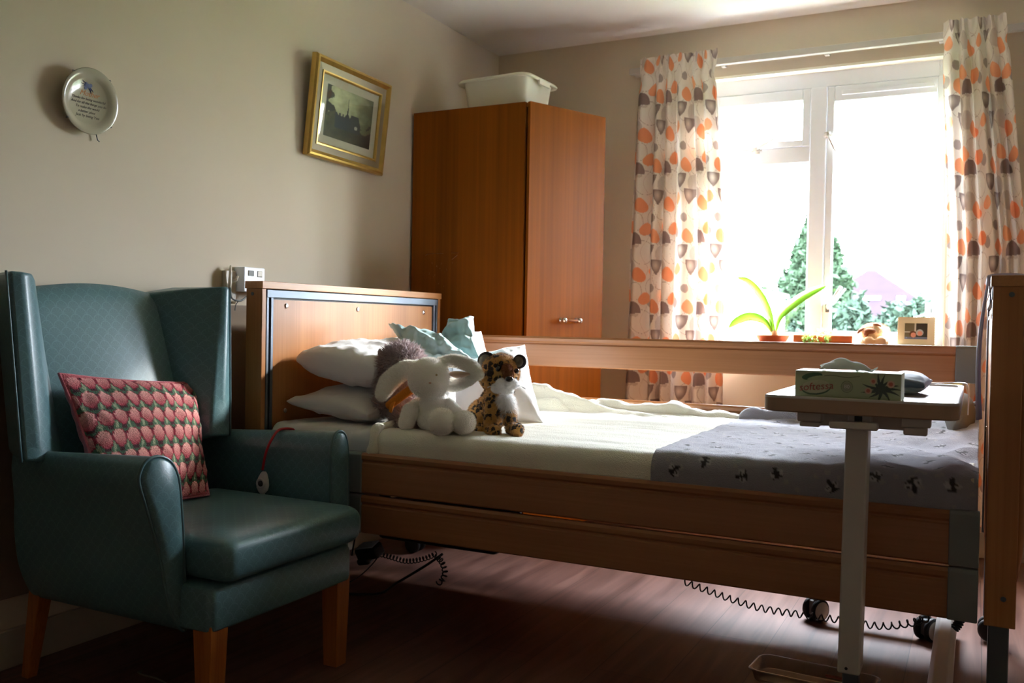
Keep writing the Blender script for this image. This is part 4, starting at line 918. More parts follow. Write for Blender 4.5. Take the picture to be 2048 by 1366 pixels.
def leg(x0, x1, y0, y1, dx=0, dy=0, z1=.262, tp=.008):
    return obj('leg', MB().rings([[Vector((x, y, z)) for x, y in ((x0+dx*t+tp*t, y0+dy*t+tp*t), (x1+dx*t-tp*t, y0+dy*t+tp*t), (x1+dx*t-tp*t, y1+dy*t-tp*t), (x0+dx*t+tp*t, y1+dy*t-tp*t))] for z, t in ((z1, 0), (0, 1))]), M['chairleg'], ch, bevel=0.003)
leg(-1.672, -1.612, 1.602, 1.662); leg(-1.672, -1.612, 2.088, 2.146, tp=.006); leg(-2.285, -2.240, 1.605, 1.650, dx=-.05); leg(-2.285, -2.240, 2.095, 2.140, dx=-.05)

# strawberry cushion
def berry_col(u, v):
    W_, H_ = 10.5, 6.8; q = 1/110.
    uq = np.floor(u/q)*q+q/2; vq = np.floor(v/q)*q+q/2
    row = np.floor(vq*H_); b = vq*H_-row; a = (uq*W_+.5*(row % 2)) % 1-.5
    c = np.ones(u.shape+(3,))*np.array(lin(70, 28, 36)); L3 = lambda *k: np.array(lin(*k))
    leaf = (np.abs(np.abs(a)-.5) < .30*np.clip((b-.50)/.35, 0, 1)) & (b > .5); c[leaf] = L3(78, 110, 84)
    pale = (np.abs(np.abs(a)-.5) < .10*np.clip((b-.55)/.2, 0, 1)*np.clip((1.05-b)/.2, 0, 1)) & (b > .55); c[pale] = L3(160, 172, 138)
    lf0 = (b < .16) & (np.abs(a) > .18); c[lf0] = L3(66, 96, 74)
    wd_ = .50*np.sqrt(np.clip(1-((b-.42)/.43)**2, 0, 1)); wd_ *= np.where(b > .5, 1-.35*(b-.5), 1)
    inn = np.abs(a) < wd_; c[inn] = L3(140, 24, 48)
    i2 = np.abs(a) < wd_-.09; t = np.clip((b-.05)/.8, 0, 1); ck = ((np.floor(uq*110)+np.floor(vq*110)) % 3 == 0)
    mixc = L3(244, 180, 170)*(1-t[..., None])+L3(184, 50, 74)*t[..., None]; mixc = np.where(ck[..., None], mixc*.78, mixc); c[i2] = mixc[i2]
    e_ = (v < .035) | (v > .975) | (u < .02) | (u > .98); c[e_] = L3(196, 96, 104)
    return c
cq = [atx(118, 748, -2.185), atx(390, 766, -2.235), atx(417, 990, -2.00), Vector((-1.985, 1.62, .478))]
cq[2].z = max(cq[2].z, .482)
cu = thing('needlepoint_cushion', 'pink needlepoint cushion with rows of strawberries on the armchair', 'cushion', (-2.0, 1.8, .478))
pillow('cover', cq, .080, M['cushion'], cu, n=150, pinch=.045, wr=.009, seed=5, colf=berry_col, backmat=M['cushback'], expo=.5, ratio=.7)
pe = pillow_edge(cq, .045, 16)
obj('piped_edge', MB().tube(pe, .0048, 6, closed=True), M['cushback'], cu, smooth=True)

# call button on its red cord over the far arm
cb = thing('call_button', 'white pear shaped call button on a red cord over the chair arm', 'call button', (-1.93, 2.18, .50))
ar = curve([Vector((-1.99, 2.262, .50)), Vector((-1.965, 2.262, .60)), at(588, 861, 2.245), at(560, 859, 2.205), at(544, 878, 2.165), at(532, 905, 2.152), at(525, 940, 2.150)], 36)
obj('cord', MB().tube(ar, .0042, 8), M['red'], cb, smooth=True)
p = at(526, 966, 2.148); Tb = Matrix.Translation(p) @ Matrix.Rotation(math.radians(8), 4, 'Y')
pr = [(.006, .036), (.012, .030), (.020, .014), (.024, -.004), (.022, -.018), (.014, -.028), (.005, -.034)]
R = [[Tb @ Vector((r*math.cos(a), .010*math.sin(a)*(r/.024)**.5, z)) for a in [2*PI*k/20 for k in range(20)]] for r, z in pr]
obj('housing', MB().rings(R), M['switch'], cb, smooth=True)
obj('push_ring', MB().lathe([(.0, -.009), (.017, -.009), (.0165, -.013), (.011, -.013), (.010, -.0105), (0, -.0105)], n=28, axis='Y', mtx=Tb), M['switch'], cb, smooth=True)
obj('push_button', MB().lathe([(0, -.009), (.0095, -.009), (.009, -.0125), (0, -.0135)], n=24, axis='Y', mtx=Tb), M['ink'], cb, smooth=True)
obj('strain_relief', MB().tube([p+Vector((0, 0, -.032)), p+Vector((.004, 0, -.045)), p+Vector((.008, 0, -.056))], [.006, .0045, .003], 8), M['switch'], cb, smooth=True)

# ---------------------------------------------------------------- overbed table
ot = thing('overbed_table', 'overbed table on a white column in front of the bed foot', 'table', (-.2, 2.2, 0))
TX0, TX1, TY0, TY1, TZ = -.434, -.028, 2.12, 2.90, .845
def rr2(i, z, r=.028): return rrect((TX0+TX1)/2, (TY0+TY1)/2, (TX1-TX0)/2-i, (TY1-TY0)/2-i, r, z, 8)
top = obj('table_top', MB().rings([rr2(.004, .811), rr2(0, .814), rr2(0, .842), rr2(.003, .8465), rr2(.008, .8465), rr2(.011, .842), rr2(.012, .840)]), M['tableedge'], ot, bevel=0)
obj('lip', MB().rings([rr2(.000, .8425), rr2(.000, .8465), rr2(.004, .8485), rr2(.010, .8475), rr2(.012, .8425)], cap=False), M['whitemetal'], top, smooth=True)
obj('laminate', MB().rings([rr2(.012, .8395), rr2(.012, .8425)]), M['laminate'], top)
ub = MB().box(-.33, -.10, 2.22, 2.80, .775, .811).box(TX0+.07, TX0+.125, 2.16, 2.19, .788, .811).box(TX0+.075, TX0+.12, 2.165, 2.185, .776, .788).box(TX1-.115, TX1-.055, 2.15, 2.19, .79, .811).box(TX1-.110, TX1-.062, 2.155, 2.185, .772, .79)
obj('underframe', ub, M['whitemetal'], ot, bevel=0.004)
cx0 = at(1691, 860, 2.15).x; cx1 = at(1737, 860, 2.15).x
zt = .785; zb = at(1700, 1350, 2.15).z
ox = at(1674, 1340, 2.15).x-cx0
R = [[Vector((a+ox*t, b, z)) for a, b in ((cx0, 2.15), (cx1, 2.15), (cx1, 2.215), (cx0, 2.215))] for z, t in ((zt, 0), (zb, 1))]
cl_ = obj('column', MB().rings(R), M['whitemetal'], ot, bevel=0.005)
obj('fixing_hole', MB().lathe([(0, -.0003), (.0035, -.0003), (.0035, -.001), (0, -.001)], n=14, axis='Y', mtx=Matrix.Translation((at(1693, 1342, 2.15).x-.001, 2.15, zb+.013))), M['black'], cl_)
obj('inner_column', MB().box(cx0+ox+.010, cx1+ox-.004, 2.16, 2.205, .075, zb+.02), M['greymetal'], ot, bevel=0.002)
obj('column_head', MB().box(cx0+.004, cx1+.004, 2.155, 2.21, zt, .812).box(cx0-.004, cx1+.008, 2.16, 2.20, zt-.006, zt+.006), M['whitemetal'], ot, bevel=0.003)
obj('lever_slot', MB().box(cx0+.018, cx0+.034, 2.152, 2.158, .792, .808), M['ink'], ot)
obj('height_lever', MB().box(at(1659, 850, 2.13).x, at(1757, 850, 2.13).x, 2.118, 2.146, .780, .797), M['whitemetal'], ot, bevel=0.005)
bs = MB().box(-.30, -.045, 2.155, 2.205, .045, .085)
obj('cross_foot', bs, M['whitemetal'], ot, bevel=0.006)
sb_ = [[Vector((x, y, z)) for x, z in ((-.094, .045), (-.034, .045), (-.034, .075), (-.048, .090), (-.080, .090), (-.094, .075))] for y in (2.12, 3.33)]
obj('side_foot', MB().rings(sb_), M['whitemetal'], ot, bevel=0.004)
obj('rear_bar', MB().box(-.49, -.06, 3.27, 3.31, .088, .120), M['whitemetal'], ot, bevel=0.004)
for x, y in ((-.470, 3.255), (-.118, 3.225)):
    w_ = MB(); CM = Matrix.Translation((x, y, .038)) @ Matrix.Rotation(math.radians(-36), 4, 'Z')
    for dx in (-.019, .019): w_.lathe([(.0, -.009), (.034, -.009), (.038, -.005), (.038, .005), (.034, .009), (.0, .009)], n=30, axis='X', mtx=CM @ Matrix.Translation((dx, 0, 0)))
    cs_ = obj('castor', w_, M['rubber'], ot, smooth=True)
    obj('castor_hub', MB().lathe([(0, .027), (.031, .027), (.029, .0305), (0, .031)], n=26, axis='X', mtx=CM), M['offwhite'], cs_, smooth=True)
    obj('castor_hub', MB().lathe([(0, -.030), (.030, -.030), (.030, -.027), (0, -.027)], n=26, axis='X', mtx=CM), M['tableedge'], cs_, smooth=True)
    obj('castor_core', MB().box(-.010, .010, -.022, .024, -.018, .032, mtx=CM).tube([(x, y+.012, .06), (x, y+.03, .092)], .008, 8), M['greyplastic'], cs_, bevel=0.004)
for x, y in ((-.28, 2.17), (-.062, 2.16)):
    obj('castor', MB().lathe([(0, -.02), (.018, -.02), (.022, -.015), (.022, .015), (.018, .02), (0, .02)], n=24, axis='X', mtx=Matrix.Translation((x, y, .0225))), M['rubber'], ot, smooth=True)

# tissue box with printed front
tx0, tx1, ty0, ty1, tz0, tz1 = -.3675, -.1435, 2.150, 2.262, .8430, .9055
tbx = thing('tissue_box', 'green tissue box printed with aloe flowers on the overbed table', 'tissue box', ((tx0+tx1)/2, (ty0+ty1)/2, tz0))
Tt = Matrix.Translation(((tx0+tx1)/2, ty0, tz0)) @ Matrix.Rotation(math.radians(0.6), 4, 'Z') @ Matrix.Translation((-(tx1-tx0)/2, 0, 0)); LW, LH, LD = tx1-tx0, tz1-tz0, ty1-ty0
obj('carton', MB().box(0, LW, .0008, LD, 0, LH, mtx=Tt), mat('pale_green_card', lin(188, 204, 168), 0.5), tbx, bevel=0.0012)
nx, nz = 300, 84; xx = np.linspace(0.0012, LW-.0012, nx); zz = np.linspace(.0012, LH-.0012, nz); Xg, Zg = np.meshgrid(xx, zz, indexing='ij'); u = Xg/LW; v = Zg/LH
c = np.ones(u.shape+(3,))*np.array(lin(168, 182, 140)); c = c*(1+.10*v[..., None]); L3 = lambda *k: np.array(lin(*k))
asp = LW/LH
def ell(cx, cy, rx, ry, rot=0):
    dx = (u-cx)*asp; dy = v-cy; a = dx*math.cos(rot)+dy*math.sin(rot); b = -dx*math.sin(rot)+dy*math.cos(rot); return (a/rx)**2+(b/ry)**2
c[(np.abs(v-.83-.03*np.sin(u*22)) < .012) & (u > .28) & (u < .62)] = L3(98, 112, 78)
c[ell(.165, .80, .36, .13, .18) < 1] = L3(44, 96, 52); c[ell(.20, .74, .30, .07, .22) < 1] = L3(168, 182, 140)
c[ell(.205, .40, .52, .27, .12) < 1] = L3(66, 96, 62); c[ell(.205, .43, .50, .24, .12) < 1] = L3(190, 196, 160)
c[(ell(.50, .47, .20, .21) < 1) & (ell(.50, .47, .20, .21) > .80)] = L3(96, 108, 82); c[ell(.50, .47, .16, .17) < 1] = L3(146, 154, 126)
for a, ln in ((.25, .62), (.85, .42), (1.35, .55), (1.75, .62), (2.2, .40), (2.85, .68), (3.3, .72), (3.75, .5), (4.4, .52), (5.3, .52), (5.95, .66), (-.02, .70)):
    dx = (u-.82)*asp; dy = v-.42; p_ = dx*math.cos(a)+dy*math.sin(a); q_ = -dx*math.sin(a)+dy*math.cos(a); t = np.clip(p_/ln, 0, 1)
    c[(p_ > 0) & (p_ < ln) & (np.abs(q_-.04*np.sin(t*3)) < .075*(1-t)**.8)] = L3(38, 58, 30)
for cx, cy, r in ((.745, .70, .11), (.905, .62, .13), (.70, .36, .12)):
    c[ell(cx, cy, r, r) < 1] = L3(206, 176, 150); c[ell(cx, cy, r*.55, r*.55) < 1] = L3(176, 96, 72)
P = np.array([[list(Tt @ Vector((a, 0, b))) for b in zz] for a in xx]); grid('printed_front', P, M['glossprint'], tbx, col=c)
XT = Matrix(((1, 0, 0, 0), (0, 0, -1, 0), (0, 1, 0, 0), (0, 0, 0, 1)))
text('brand_lettering', 'softessa', .0235, M['inkred'], tbx, Tt @ Matrix.Translation((LW*.205, -.0006, LH*.43)) @ Matrix.Rotation(math.radians(-6), 4, 'Y') @ XT, .15, .0003)
text('count_lettering', '80', .012, M['tissue'], tbx, Tt @ Matrix.Translation((LW*.50, -.0005, LH*.47)) @ XT, .0, .0002)
Pt = []
for i in range(30):
    s_ = i/29; row = []
    for j in range(14):
        r_ = j/13; x = .050+.105*s_; hgt = .026*math.sin(PI*min(1, s_*.86+.1))**.8*(1-.0*r_)
        row.append(list(Tt @ Vector((x+.004*math.sin(r_*6), (.016+.055*r_), LH+.001+hgt*math.sin(PI*min(1, .02+r_*.9))**.6*(1+.12*math.sin(s_*14+r_*4))))))
    Pt.append(row)
obj_t = grid('tissue', np.array(Pt), M['tissue'], tbx, thick=.0008)
Pt = [[list(Tt @ Vector((.125+.045*i/9, .040+.035*j/9, LH+.0015+.008*math.sin(i*.5)**2+.002*math.sin(j)))) for j in range(10)] for i in range(10)]
grid('tissue', np.array(Pt), M['tissue'], tbx, thick=.0008)
# navy folded pouch behind the tissue box
pp = [Vector((-.20, 2.42, .872)), Vector((-.108, 2.40, .868)), Vector((-.100, 2.62, .868)), Vector((-.20, 2.62, .872))]
tag(pillow('navy_pouch', pp, .027, M['navy'], n=34, pinch=.04, wr=.004, seed=51), 'folded navy fabric pouch behind the tissue box', 'pouch')
tag(obj('white_lead', MB().tube(curve([(-.16, 2.88, .8445), (-.10, 2.875, .851), (-.06, 2.885, .8530), (-.035, 2.87, .855), (-.020, 2.84, .852), (-.016, 2.82, .82), (-.016, 2.81, .77)], 30), .0018, 6), M['whitemetal'], smooth=True), 'thin white lead trailing over the back corner of the overbed table', 'lead')

# towel over the footboard
def towel():
    path = []
    for k in range(40): path.append((.022-.010*math.sin(PI*k/39)-.012*(1-k/39), .790+.335*k/39))
    for a in np.linspace(PI, 0, 12): path.append((.0615+.041*math.cos(a), 1.131+.006*math.sin(a)))
    for k in range(16): path.append((.104+.022*min(1, k/4), 1.128-.20*k/15))
    path = np.array(path); ys_ = np.linspace(2.44, 2.76, 30)
    X = np.repeat(path[:, 0][:, None], 30, 1); Z = np.repeat(path[:, 1][:, None], 30, 1); Y = np.repeat(ys_[None], len(path), 0)
    dn = np.clip((1.12-Z)/.33, 0, 1)*(X < .03); X = X-.004*np.sin(Y*60)*dn; Y = Y+.008*np.sin(Z*14)*dn
    c = np.ones(X.shape+(3,))*np.array(lin(214, 210, 226)); s_ = (Y-2.44)/.32
    c[(np.abs(s_-.3) < .07) & (Z < 1.05) & (Z > .83)] = np.array(lin(150, 146, 190)); c[(np.abs(s_-.62) < .05) & (Z < .96) & (Z > .84)] = np.array(lin(178, 120, 140))
    o_ = grid('hand_towel', np.stack([X, Y, Z], -1), M['towel'], col=c, thick=.006); tag(o_, 'white and lilac towel folded over the footboard', 'towel')
towel()

# ---------------------------------------------------------------- window sill things
SZ = .937
sp = thing('potted_strap_plant', 'plant with long strap leaves in a terracotta dish on the window sill', 'plant', (-.87, 4.50, SZ))
pc_ = Vector((-.880, 4.50, SZ))
obj('pot', MB().lathe([(0, .0), (.062, 0), (.078, .026), (.080, .030), (.074, .030), (.066, .018), (0, .016)], c=pc_, n=36), M['terracotta'], sp, smooth=True)
obj('compost', MB().lathe([(0, .017), (.066, .018), (.05, .026), (0, .03)], c=pc_, n=24), M['trunk'], sp, smooth=True)
obj('bulb', MB().sphere(pc_+Vector((.01, 0, .036)), (.018, .018, .020)), M['stem'], sp, smooth=True)
def strap(pts, wd_, y0=4.50):
    cc = curve(pts, 26); n = len(cc); R = []
    for i, p in enumerate(cc):
        t = i/(n-1); w_ = wd_*(math.sin(PI*min(1, t*.93+.07))**.55)*(.55+.45*min(1, t*3)); d = (cc[min(i+1, n-1)]-cc[max(i-1, 0)]).normalized()
        s_ = d.cross(Vector((0, 1, 0))).normalized(); up = d.cross(s_); s_ = (s_*.85+Vector((0, .5, 0))).normalized()
        R.append([p-s_*w_, p+Vector((0, .002, 0))+up*.003, p+s_*w_, p-Vector((0, .002, 0))+up*.001])
    obj('leaf', MB().rings(R), M['leaf'], sp, smooth=True)
strap([at(1549, 668, 4.50), at(1540, 630, 4.49), at(1521, 590, 4.47), at(1497, 563, 4.45), at(1474, 555, 4.43)], .022)
strap([at(1550, 668, 4.50), at(1560, 632, 4.49), at(1590, 604, 4.47), at(1624, 583, 4.45), at(1652, 572, 4.43)], .028)
strap([at(1545, 668, 4.50), at(1540, 650, 4.50), at(1538, 632, 4.50), at(1536, 612, 4.50)], .016)
strap([at(1546, 668, 4.50), at(1528, 642, 4.47), at(1500, 633, 4.44), at(1474, 642, 4.42), at(1457, 656, 4.41)], .024)
pt = thing('flower_trough', 'small terracotta trough with pink flowers on the window sill', 'planter', (-.645, 4.50, SZ))
a = at(1587, 674, 4.46); b = at(1705, 676, 4.46)
obj('trough', MB().box(a.x, b.x, 4.455, 4.545, SZ, SZ+.004).box(a.x, b.x, 4.455, 4.463, SZ+.004, SZ+.034).box(a.x, b.x, 4.537, 4.545, SZ+.004, SZ+.034).box(a.x, a.x+.008, 4.463, 4.537, SZ+.004, SZ+.034).box(b.x-.008, b.x, 4.463, 4.537, SZ+.004, SZ+.034).box(a.x+.008, b.x-.008, 4.463, 4.537, SZ+.004, SZ+.022), M['terracotta'], pt, bevel=0.002)
fl_ = [tuple(at(random.uniform(1606, 1662), random.uniform(668, 686), 4.44)+Vector((0, random.uniform(-.02, .06), 0))) for _ in range(90)]
clumps('foliage', fl_, .010, M['leaf2'], pt, per=3)
clumps('blossoms', [tuple(at(random.uniform(1636, 1660), random.uniform(658, 672), 4.45)+Vector((0, random.uniform(-.01, .03), 0))) for _ in range(26)], .009, M['petal'], pt, per=3)
dg_ = thing('plush_dog', 'small cream plush dog with a brown nose holding a heart on the window sill', 'soft toy', (-.405, 4.50, SZ))
dy_ = 4.48; kk = .0024
M['dogcream'] = mat('pale_cream_plush', lin(232, 206, 170), .95, sheen=.5)
blob('body', [(V3(1745, 664, dy_), (.052, .045, .040)), (V3(1750, 690, dy_+.01), (.055, .05, .035)), (V3(1733, 686, dy_-.03), (.026, .03, .024)), (V3(1766, 686, dy_-.03), (.026, .03, .024))], M['dogcream'], dg_, vox=.005, fur=8000, flen=.006, fw=.0015)
blob('snout', [(V3(1740, 662, dy_-.045), (.026, .018, .014)), (V3(1732, 668, dy_-.045), (.010, .012, .016))], M['brownfur'], dg_, vox=.004)
obj('ear', MB().tube([at(1726, 656, dy_-.02), at(1719, 662, dy_-.03), at(1715, 667, dy_-.03)], [.010, .011, .005], 10, flat=.6), M['brownfur'], dg_, smooth=True)
obj('ear', MB().tube([at(1748, 648, dy_-.02), at(1756, 649, dy_-.03), at(1763, 653, dy_-.03)], [.010, .011, .005], 10, flat=.6), M['brownfur'], dg_, smooth=True)
hm = blob('heart', [(V3(1738, 682, dy_-.062), (.024, .014, .022)), (V3(1762, 682, dy_-.062), (.024, .014, .022)), (V3(1750, 696, dy_-.060), (.024, .012, .020))], mat('cream_felt', lin(236, 200, 158), .9), dg_, vox=.004)
ff = thing('photo_frame', 'cream scalloped photo frame with a photo of two people on the window sill', 'photo frame', (-.26, 4.49, SZ))
FW, FH = .150, .125; Tf = Matrix.Translation((at(1795, 680, 4.47).x, 4.47, SZ)) @ Matrix.Rotation(math.radians(-10), 4, 'X')
ou = []
for (x, z, x2, z2, k) in ((0, 0, FW, 0, 14), (FW, 0, FW, FH, 12), (FW, FH, 0, FH, 14), (0, FH, 0, 0, 12)):
    for i in range(k*4):
        t = i/(k*4); nx_, nz_ = (z2-z), -(x2-x); l_ = math.hypot(nx_, nz_); s_ = .003*abs(math.sin(PI*t*k/2*2))
        ou.append(Vector((x+(x2-x)*t+nx_/l_*s_, 0, z+(z2-z)*t+nz_/l_*s_)))
inn_ = []
for p in ou:
    q = Vector((min(max(p.x, .028), FW-.028), 0, min(max(p.z, .026), FH-.026))); inn_.append(q)
obj('border', MB().rings([[Tf @ (p+Vector((0, y, 0))) for p in r] for r, y in ((inn_, .008), (ou, .008), (ou, .001), (ou, 0), (inn_, 0))], cap=False, loop=True), mat('cream_wood', lin(214, 196, 160), .6), ff)
xx = np.linspace(.027, FW-.027, 60); zz = np.linspace(.025, FH-.025, 56); Xg, Zg = np.meshgrid(xx, zz, indexing='ij'); u = (Xg-.027)/(FW-.054); v = (Zg-.025)/(FH-.05)
c = np.ones(u.shape+(3,))*np.array(lin(70, 66, 58)); c[u < .47] = np.array(lin(120, 108, 84)); c[(np.abs(u-.47) < .03) | ((np.abs(v-.45) < .03) & (u < .25))] = np.array(lin(214, 208, 196)); c[v < .15] = np.array(lin(120, 126, 150))
for cx, cy, hcol in ((.38, .32, (112, 74, 52)), (.66, .42, (188, 184, 176))):
    c[((u-cx)/.16)**2+((v-cy)/.20)**2 < 1] = np.array(lin(*hcol)); c[((u-cx-.01)/.11)**2+((v-cy+.05)/.15)**2 < 1] = np.array(lin(222, 150, 128))
P = np.array([[list(Tf @ Vector((a, .003, b))) for b in zz] for a in xx]); grid('photograph', P, M['glossprint'], ff, col=c)
obj('easel_back', MB().box(.02, FW-.02, .004, .008, .015, FH-.015, mtx=Tf), M['taupe'], ff)
cx_ = at(1862, 660, 4.52).x
tag(obj('greeting_card', MB().box(0, .055, 0, .0015, 0, .145, mtx=Matrix.Translation((cx_, 4.51, SZ)) @ Matrix.Rotation(math.radians(25), 4, 'Z')).box(0, .055, 0, .0015, 0, .145, mtx=Matrix.Translation((cx_, 4.51, SZ)) @ Matrix.Rotation(math.radians(65), 4, 'Z')), M['white']), 'white card standing at the right end of the window sill', 'card')

# ---------------------------------------------------------------- cables and things on the floor
tag(coil([at(1368, 1163, 3.02), at(1440, 1190, 3.02), at(1520, 1216, 3.02), at(1600, 1229, 3.05), at(1680, 1240, 3.05), at(1760, 1252, 3.05), at(1820, 1246, 3.02), at(1856, 1236, 2.98)], .0105, .0026, 30, 'coiled_cable', M['black']), 'black coiled cable looping under the foot half of the bed', 'cable')
tag(coil([at(742, 1104, 2.70), at(775, 1112, 2.70), at(812, 1122, 2.70), at(845, 1118, 2.70), at(872, 1108, 2.70)], .0085, .0022, 20, 'coiled_cable', M['black']), 'black coiled cable sagging under the head of the bed', 'cable')
tag(coil([at(873, 1112, 2.62), at(884, 1125, 2.60), at(890, 1145, 2.58), at(884, 1160, 2.56), at(876, 1167, 2.56)], .0085, .0026, 8, 'coiled_cable', M['black']), 'short black coiled cable end dangling under the head half of the bed', 'cable')
tag(coil([at(1921, 1234, 2.75), at(1918, 1246, 2.74), at(1908, 1258, 2.73)], .010, .003, 6, 'coiled_cable', M['black']), 'tight black cable coil hanging below the near foot corner of the bed', 'cable')
tag(obj('mains_lead', MB().tube(curve([at(885, 1108, 2.66), at(850, 1132, 2.66), at(795, 1165, 2.66), Vector((-1.92, 2.72, .008)), Vector((-2.05, 2.66, .006))], 26), .0045, 8), M['black'], smooth=True), 'straight black lead slanting down to the floor under the bed head', 'lead')
tag(obj('thin_lead', MB().tube(curve([at(760, 1108, 2.72), at(745, 1128, 2.72), at(722, 1150, 2.72), at(703, 1162, 2.72), Vector((-2.10, 2.70, .004))], 26), .0022, 6), M['black'], smooth=True), 'thin black lead curving to the floor beside the armchair front leg', 'lead')
fp = thing('bed_handset', 'black bed control unit with a white label hanging under the bed head', 'control', tuple(at(735, 1110, 2.62)))
p = at(738, 1100, 2.62); Th = Matrix.Translation(p) @ Matrix.Rotation(math.radians(20), 4, 'X') @ Matrix.Rotation(math.radians(-14), 4, 'Y')
obj('housing', MB().box(-.055, .045, -.02, .03, -.030, .016, mtx=Th).box(-.055, -.0, -.03, .02, -.045, -.020, mtx=Th), M['black'], fp, bevel=0.010)
obj('white_label', MB().box(-.040, .036, -.018, .028, .0165, .0185, mtx=Th), M['white'], fp)
obj('cable', MB().tube([p+Vector((-.035, -.03, .10)), p+Vector((-.04, -.03, .04)), p+Vector((-.052, -.03, -.02))], .003, 6), M['black'], fp, smooth=True)
ct = thing('clear_plastic_tray', 'clear plastic tray with a red edge on the floor below the overbed table', 'tray', (-.40, 2.72, 0))
def tr2(i, z, r=.03): return [Matrix.Translation((-.385, 2.655, 0)) @ Matrix.Rotation(math.radians(-4), 4, 'Z') @ p for p in rrect(0, 0, .165-i, .075-i, r, z, 6)]
obj('shell', MB().rings([tr2(.012, .001), tr2(.010, .001), tr2(.002, .032), tr2(-.004, .034), tr2(.004, .035), tr2(.012, .004), tr2(.020, .0035)], cap=True), M['clear'], ct, smooth=True)
obj('red_strip', MB().box(-.36, -.27, 2.705, 2.718, .010, .014), M['inkred'], ct)
tag(obj('wire_loop', MB().tube(curve([(-2.07, 1.80, .004), (-2.055, 1.775, .012), (-2.02, 1.765, .014), (-1.98, 1.775, .008), (-1.93, 1.765, .004), (-1.88, 1.72, .004)], 30), .003, 6), M['taupe'], smooth=True), 'grey lead looping across the floor under the armchair', 'lead')

# ---------------------------------------------------------------- outside the window
struct(obj('ground', MB().box(-60, 60, YB+.27, 90, -.45, -.35), M['lawn']), 'lawn outside the window')
def conifer(name, base, top, rad, n, label):
    t = thing(name, label, 'tree', tuple(base)); H_ = top-base.z
    obj('trunk', MB().tube([base, base+Vector((0, 0, H_*.8))], [.12, .02], 10), M['trunk'], t, smooth=True)
    pts = []
    for _ in range(n):
        z = random.random()**1.25; r = rad*(1-z)**.85*(.93+.13*math.sin(z*40))*(.72+.28*math.sqrt(random.random())); a = random.uniform(0, 2*PI); pts.append((base.x+r*math.cos(a), base.y+r*math.sin(a), base.z+.1+z*(H_-.1)))
    clumps('foliage', pts, .075, M['conifer'], t, per=5)
bt = at(1603, 640, 13); tpz = at(1598, 430, 13)
conifer('conifer_tree', Vector((at(1630, 640, 13).x, 13.0, -.35)), tpz.z, 1.02, 15000, 'tall pointed conifer behind the window mullion')
def bush(px, py, y, rx, rz, label, m='shrub'):
    c_ = at(px, py, y); t = thing('garden_shrub', label, 'shrub', (c_.x, y, -.35), 'shrubs outside the window')
    zc = -.35+(c_.z+.35)*.45; H_ = c_.z-zc
    obj('stems', MB().tube([Vector((c_.x, y, -.35)), Vector((c_.x, y, zc))], [.05, .03], 8), M['trunk'], t, smooth=True); pts = []
    for _ in range(2600):
        d = Vector((random.gauss(0, 1), random.gauss(0, 1), random.gauss(0, 1))).normalized(); k = (.75+.25*random.random())*(1+.16*math.sin(d.x*7+px)*math.cos(d.z*6+px)); pts.append((c_.x+d.x*rx*k, y+d.y*rx*.6*k, zc+d.z*H_*k))
    clumps('foliage', pts, .06, M[m], t, per=4)
bush(1526, 582, 11.6, .22, 1, 'narrow pale green shrub left of the conifer')
bush(1562, 622, 10.9, .36, 1, 'dense low shrub in front of the conifer')
bush(1700, 612, 10.2, .42, 1, 'rounded shrub right of the window mullion')
bush(1772, 622, 10.8, .40, 1, 'low shrub behind the plush dog')
bush(1828, 598, 10.0, .34, 1, 'taller shrub behind the photo frame')
hs = thing('neighbouring_house', 'pale house with a pinkish roof beyond the garden', 'house', (-3.0, 33, -.35))
a = at(1640, 545, 30); 
rx0, rx1, ry0, ry1 = at(1590, 600, 30).x, at(1890, 600, 30).x, 30, 37; rz0 = at(1750, 632, 30).z; rzt = at(1750, 540, 33.5).z
obj('walls', MB().box(rx0+.3, rx1-.3, ry0+.3, ry1-.3, -.35, rz0), M['render'], hs)
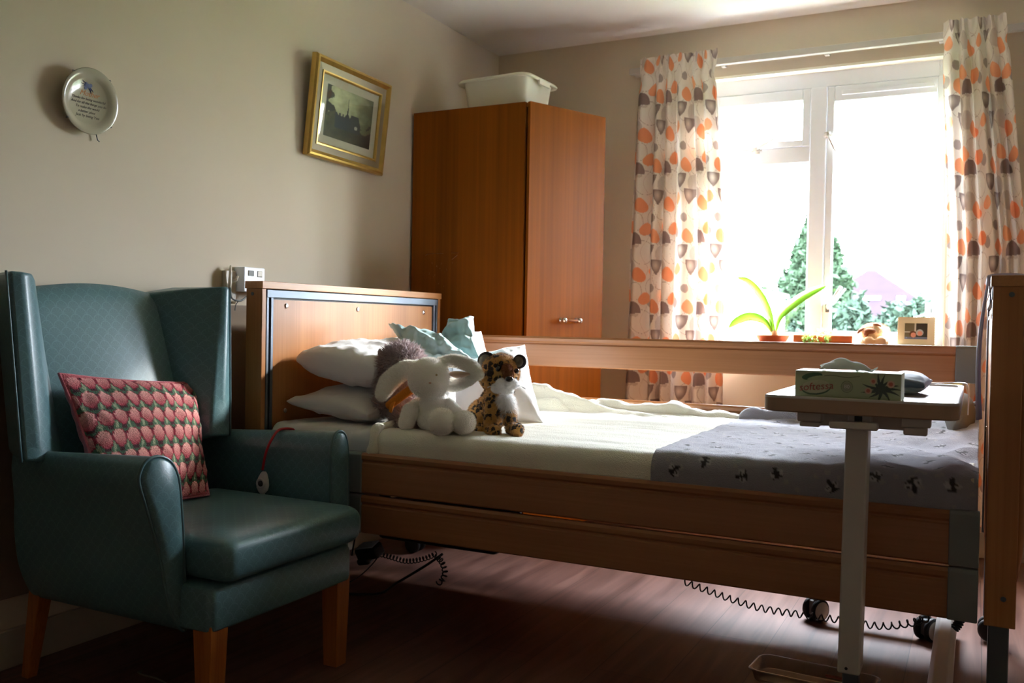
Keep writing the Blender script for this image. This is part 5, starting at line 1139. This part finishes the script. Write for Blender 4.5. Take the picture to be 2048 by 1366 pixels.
rf = MB().add([Vector(v) for v in ((rx0, ry0, rz0), (rx1, ry0, rz0), (rx1, ry1, rz0), (rx0, ry1, rz0), (rx0+1.8, 33.5, rzt), (rx1-2.3, 33.5, rzt), (rx0, ry0, rz0-.15), (rx1, ry0, rz0-.15), (rx1, ry1, rz0-.15), (rx0, ry1, rz0-.15))],
    [(0, 1, 5, 4), (1, 2, 5), (2, 3, 4, 5), (3, 0, 4), (0, 6, 7, 1), (1, 7, 8, 2), (2, 8, 9, 3), (3, 9, 6, 0), (6, 9, 8, 7)])
ro = obj('roof', rf, M['roof'], hs)
sl = (rzt-rz0)/3.5
for px, py in ((1728, 566), (1746, 565), (1753, 582), (1803, 564)):
    c_ = at(px, py, 31.2); c_.z = rz0+sl*(c_.y-30); n_ = Vector((0, -sl, 1)).normalized(); t_ = Vector((0, 1, sl)).normalized(); x_ = Vector((.12, 0, 0)); h_ = t_*.10
    obj('skylight', MB().rings([[c_+n_*e_-x_-h_, c_+n_*e_+x_-h_, c_+n_*e_+x_+h_, c_+n_*e_-x_+h_] for e_ in (.01, .06)]), M['white'], ro)
ow = thing('garden_outbuilding', 'pale rendered outbuilding at the left edge of the window view', 'outbuilding', (-2.6, 9.0, -.35))
ax = at(1503, 640, 8.4).x
obj('walls', MB().box(ax-1.5, ax, 8.4, 10, -.35, at(1500, 585, 8.4).z), M['render'], ow)
obj('roof', MB().box(ax-1.55, ax+.03, 8.35, 10.05, at(1500, 585, 8.4).z, at(1500, 585, 8.4).z+.04), M['white'], ow)
ps = thing('garden_lantern_post', 'slender ornamental lantern post outside the right window pane', 'lantern post', (at(1855, 600, 7.5).x, 7.5, -.35))
c_ = Vector((at(1855, 640, 7.5).x, 7.5, 0)); zt_ = at(1855, 526, 7.5).z
obj('post', MB().tube([c_+Vector((0, 0, -.35)), c_+Vector((0, 0, zt_-.30))], .018, 10), M['greymetal'], ps, smooth=True)
obj('lantern', MB().lathe([(0, -.12), (.035, -.11), (.045, .0), (.06, .01), (.02, .07), (.006, .10), (.012, .12), (.004, .15), (0, .16)], c=c_+Vector((0, 0, zt_-.16)), n=20), M['greymetal'], ps, smooth=True)
obj('cross_arm', MB().tube([c_+Vector((-.10, 0, zt_-.42)), c_+Vector((.0, 0, zt_-.38)), c_+Vector((.10, 0, zt_-.42))], .010, 8), M['greymetal'], ps, smooth=True)
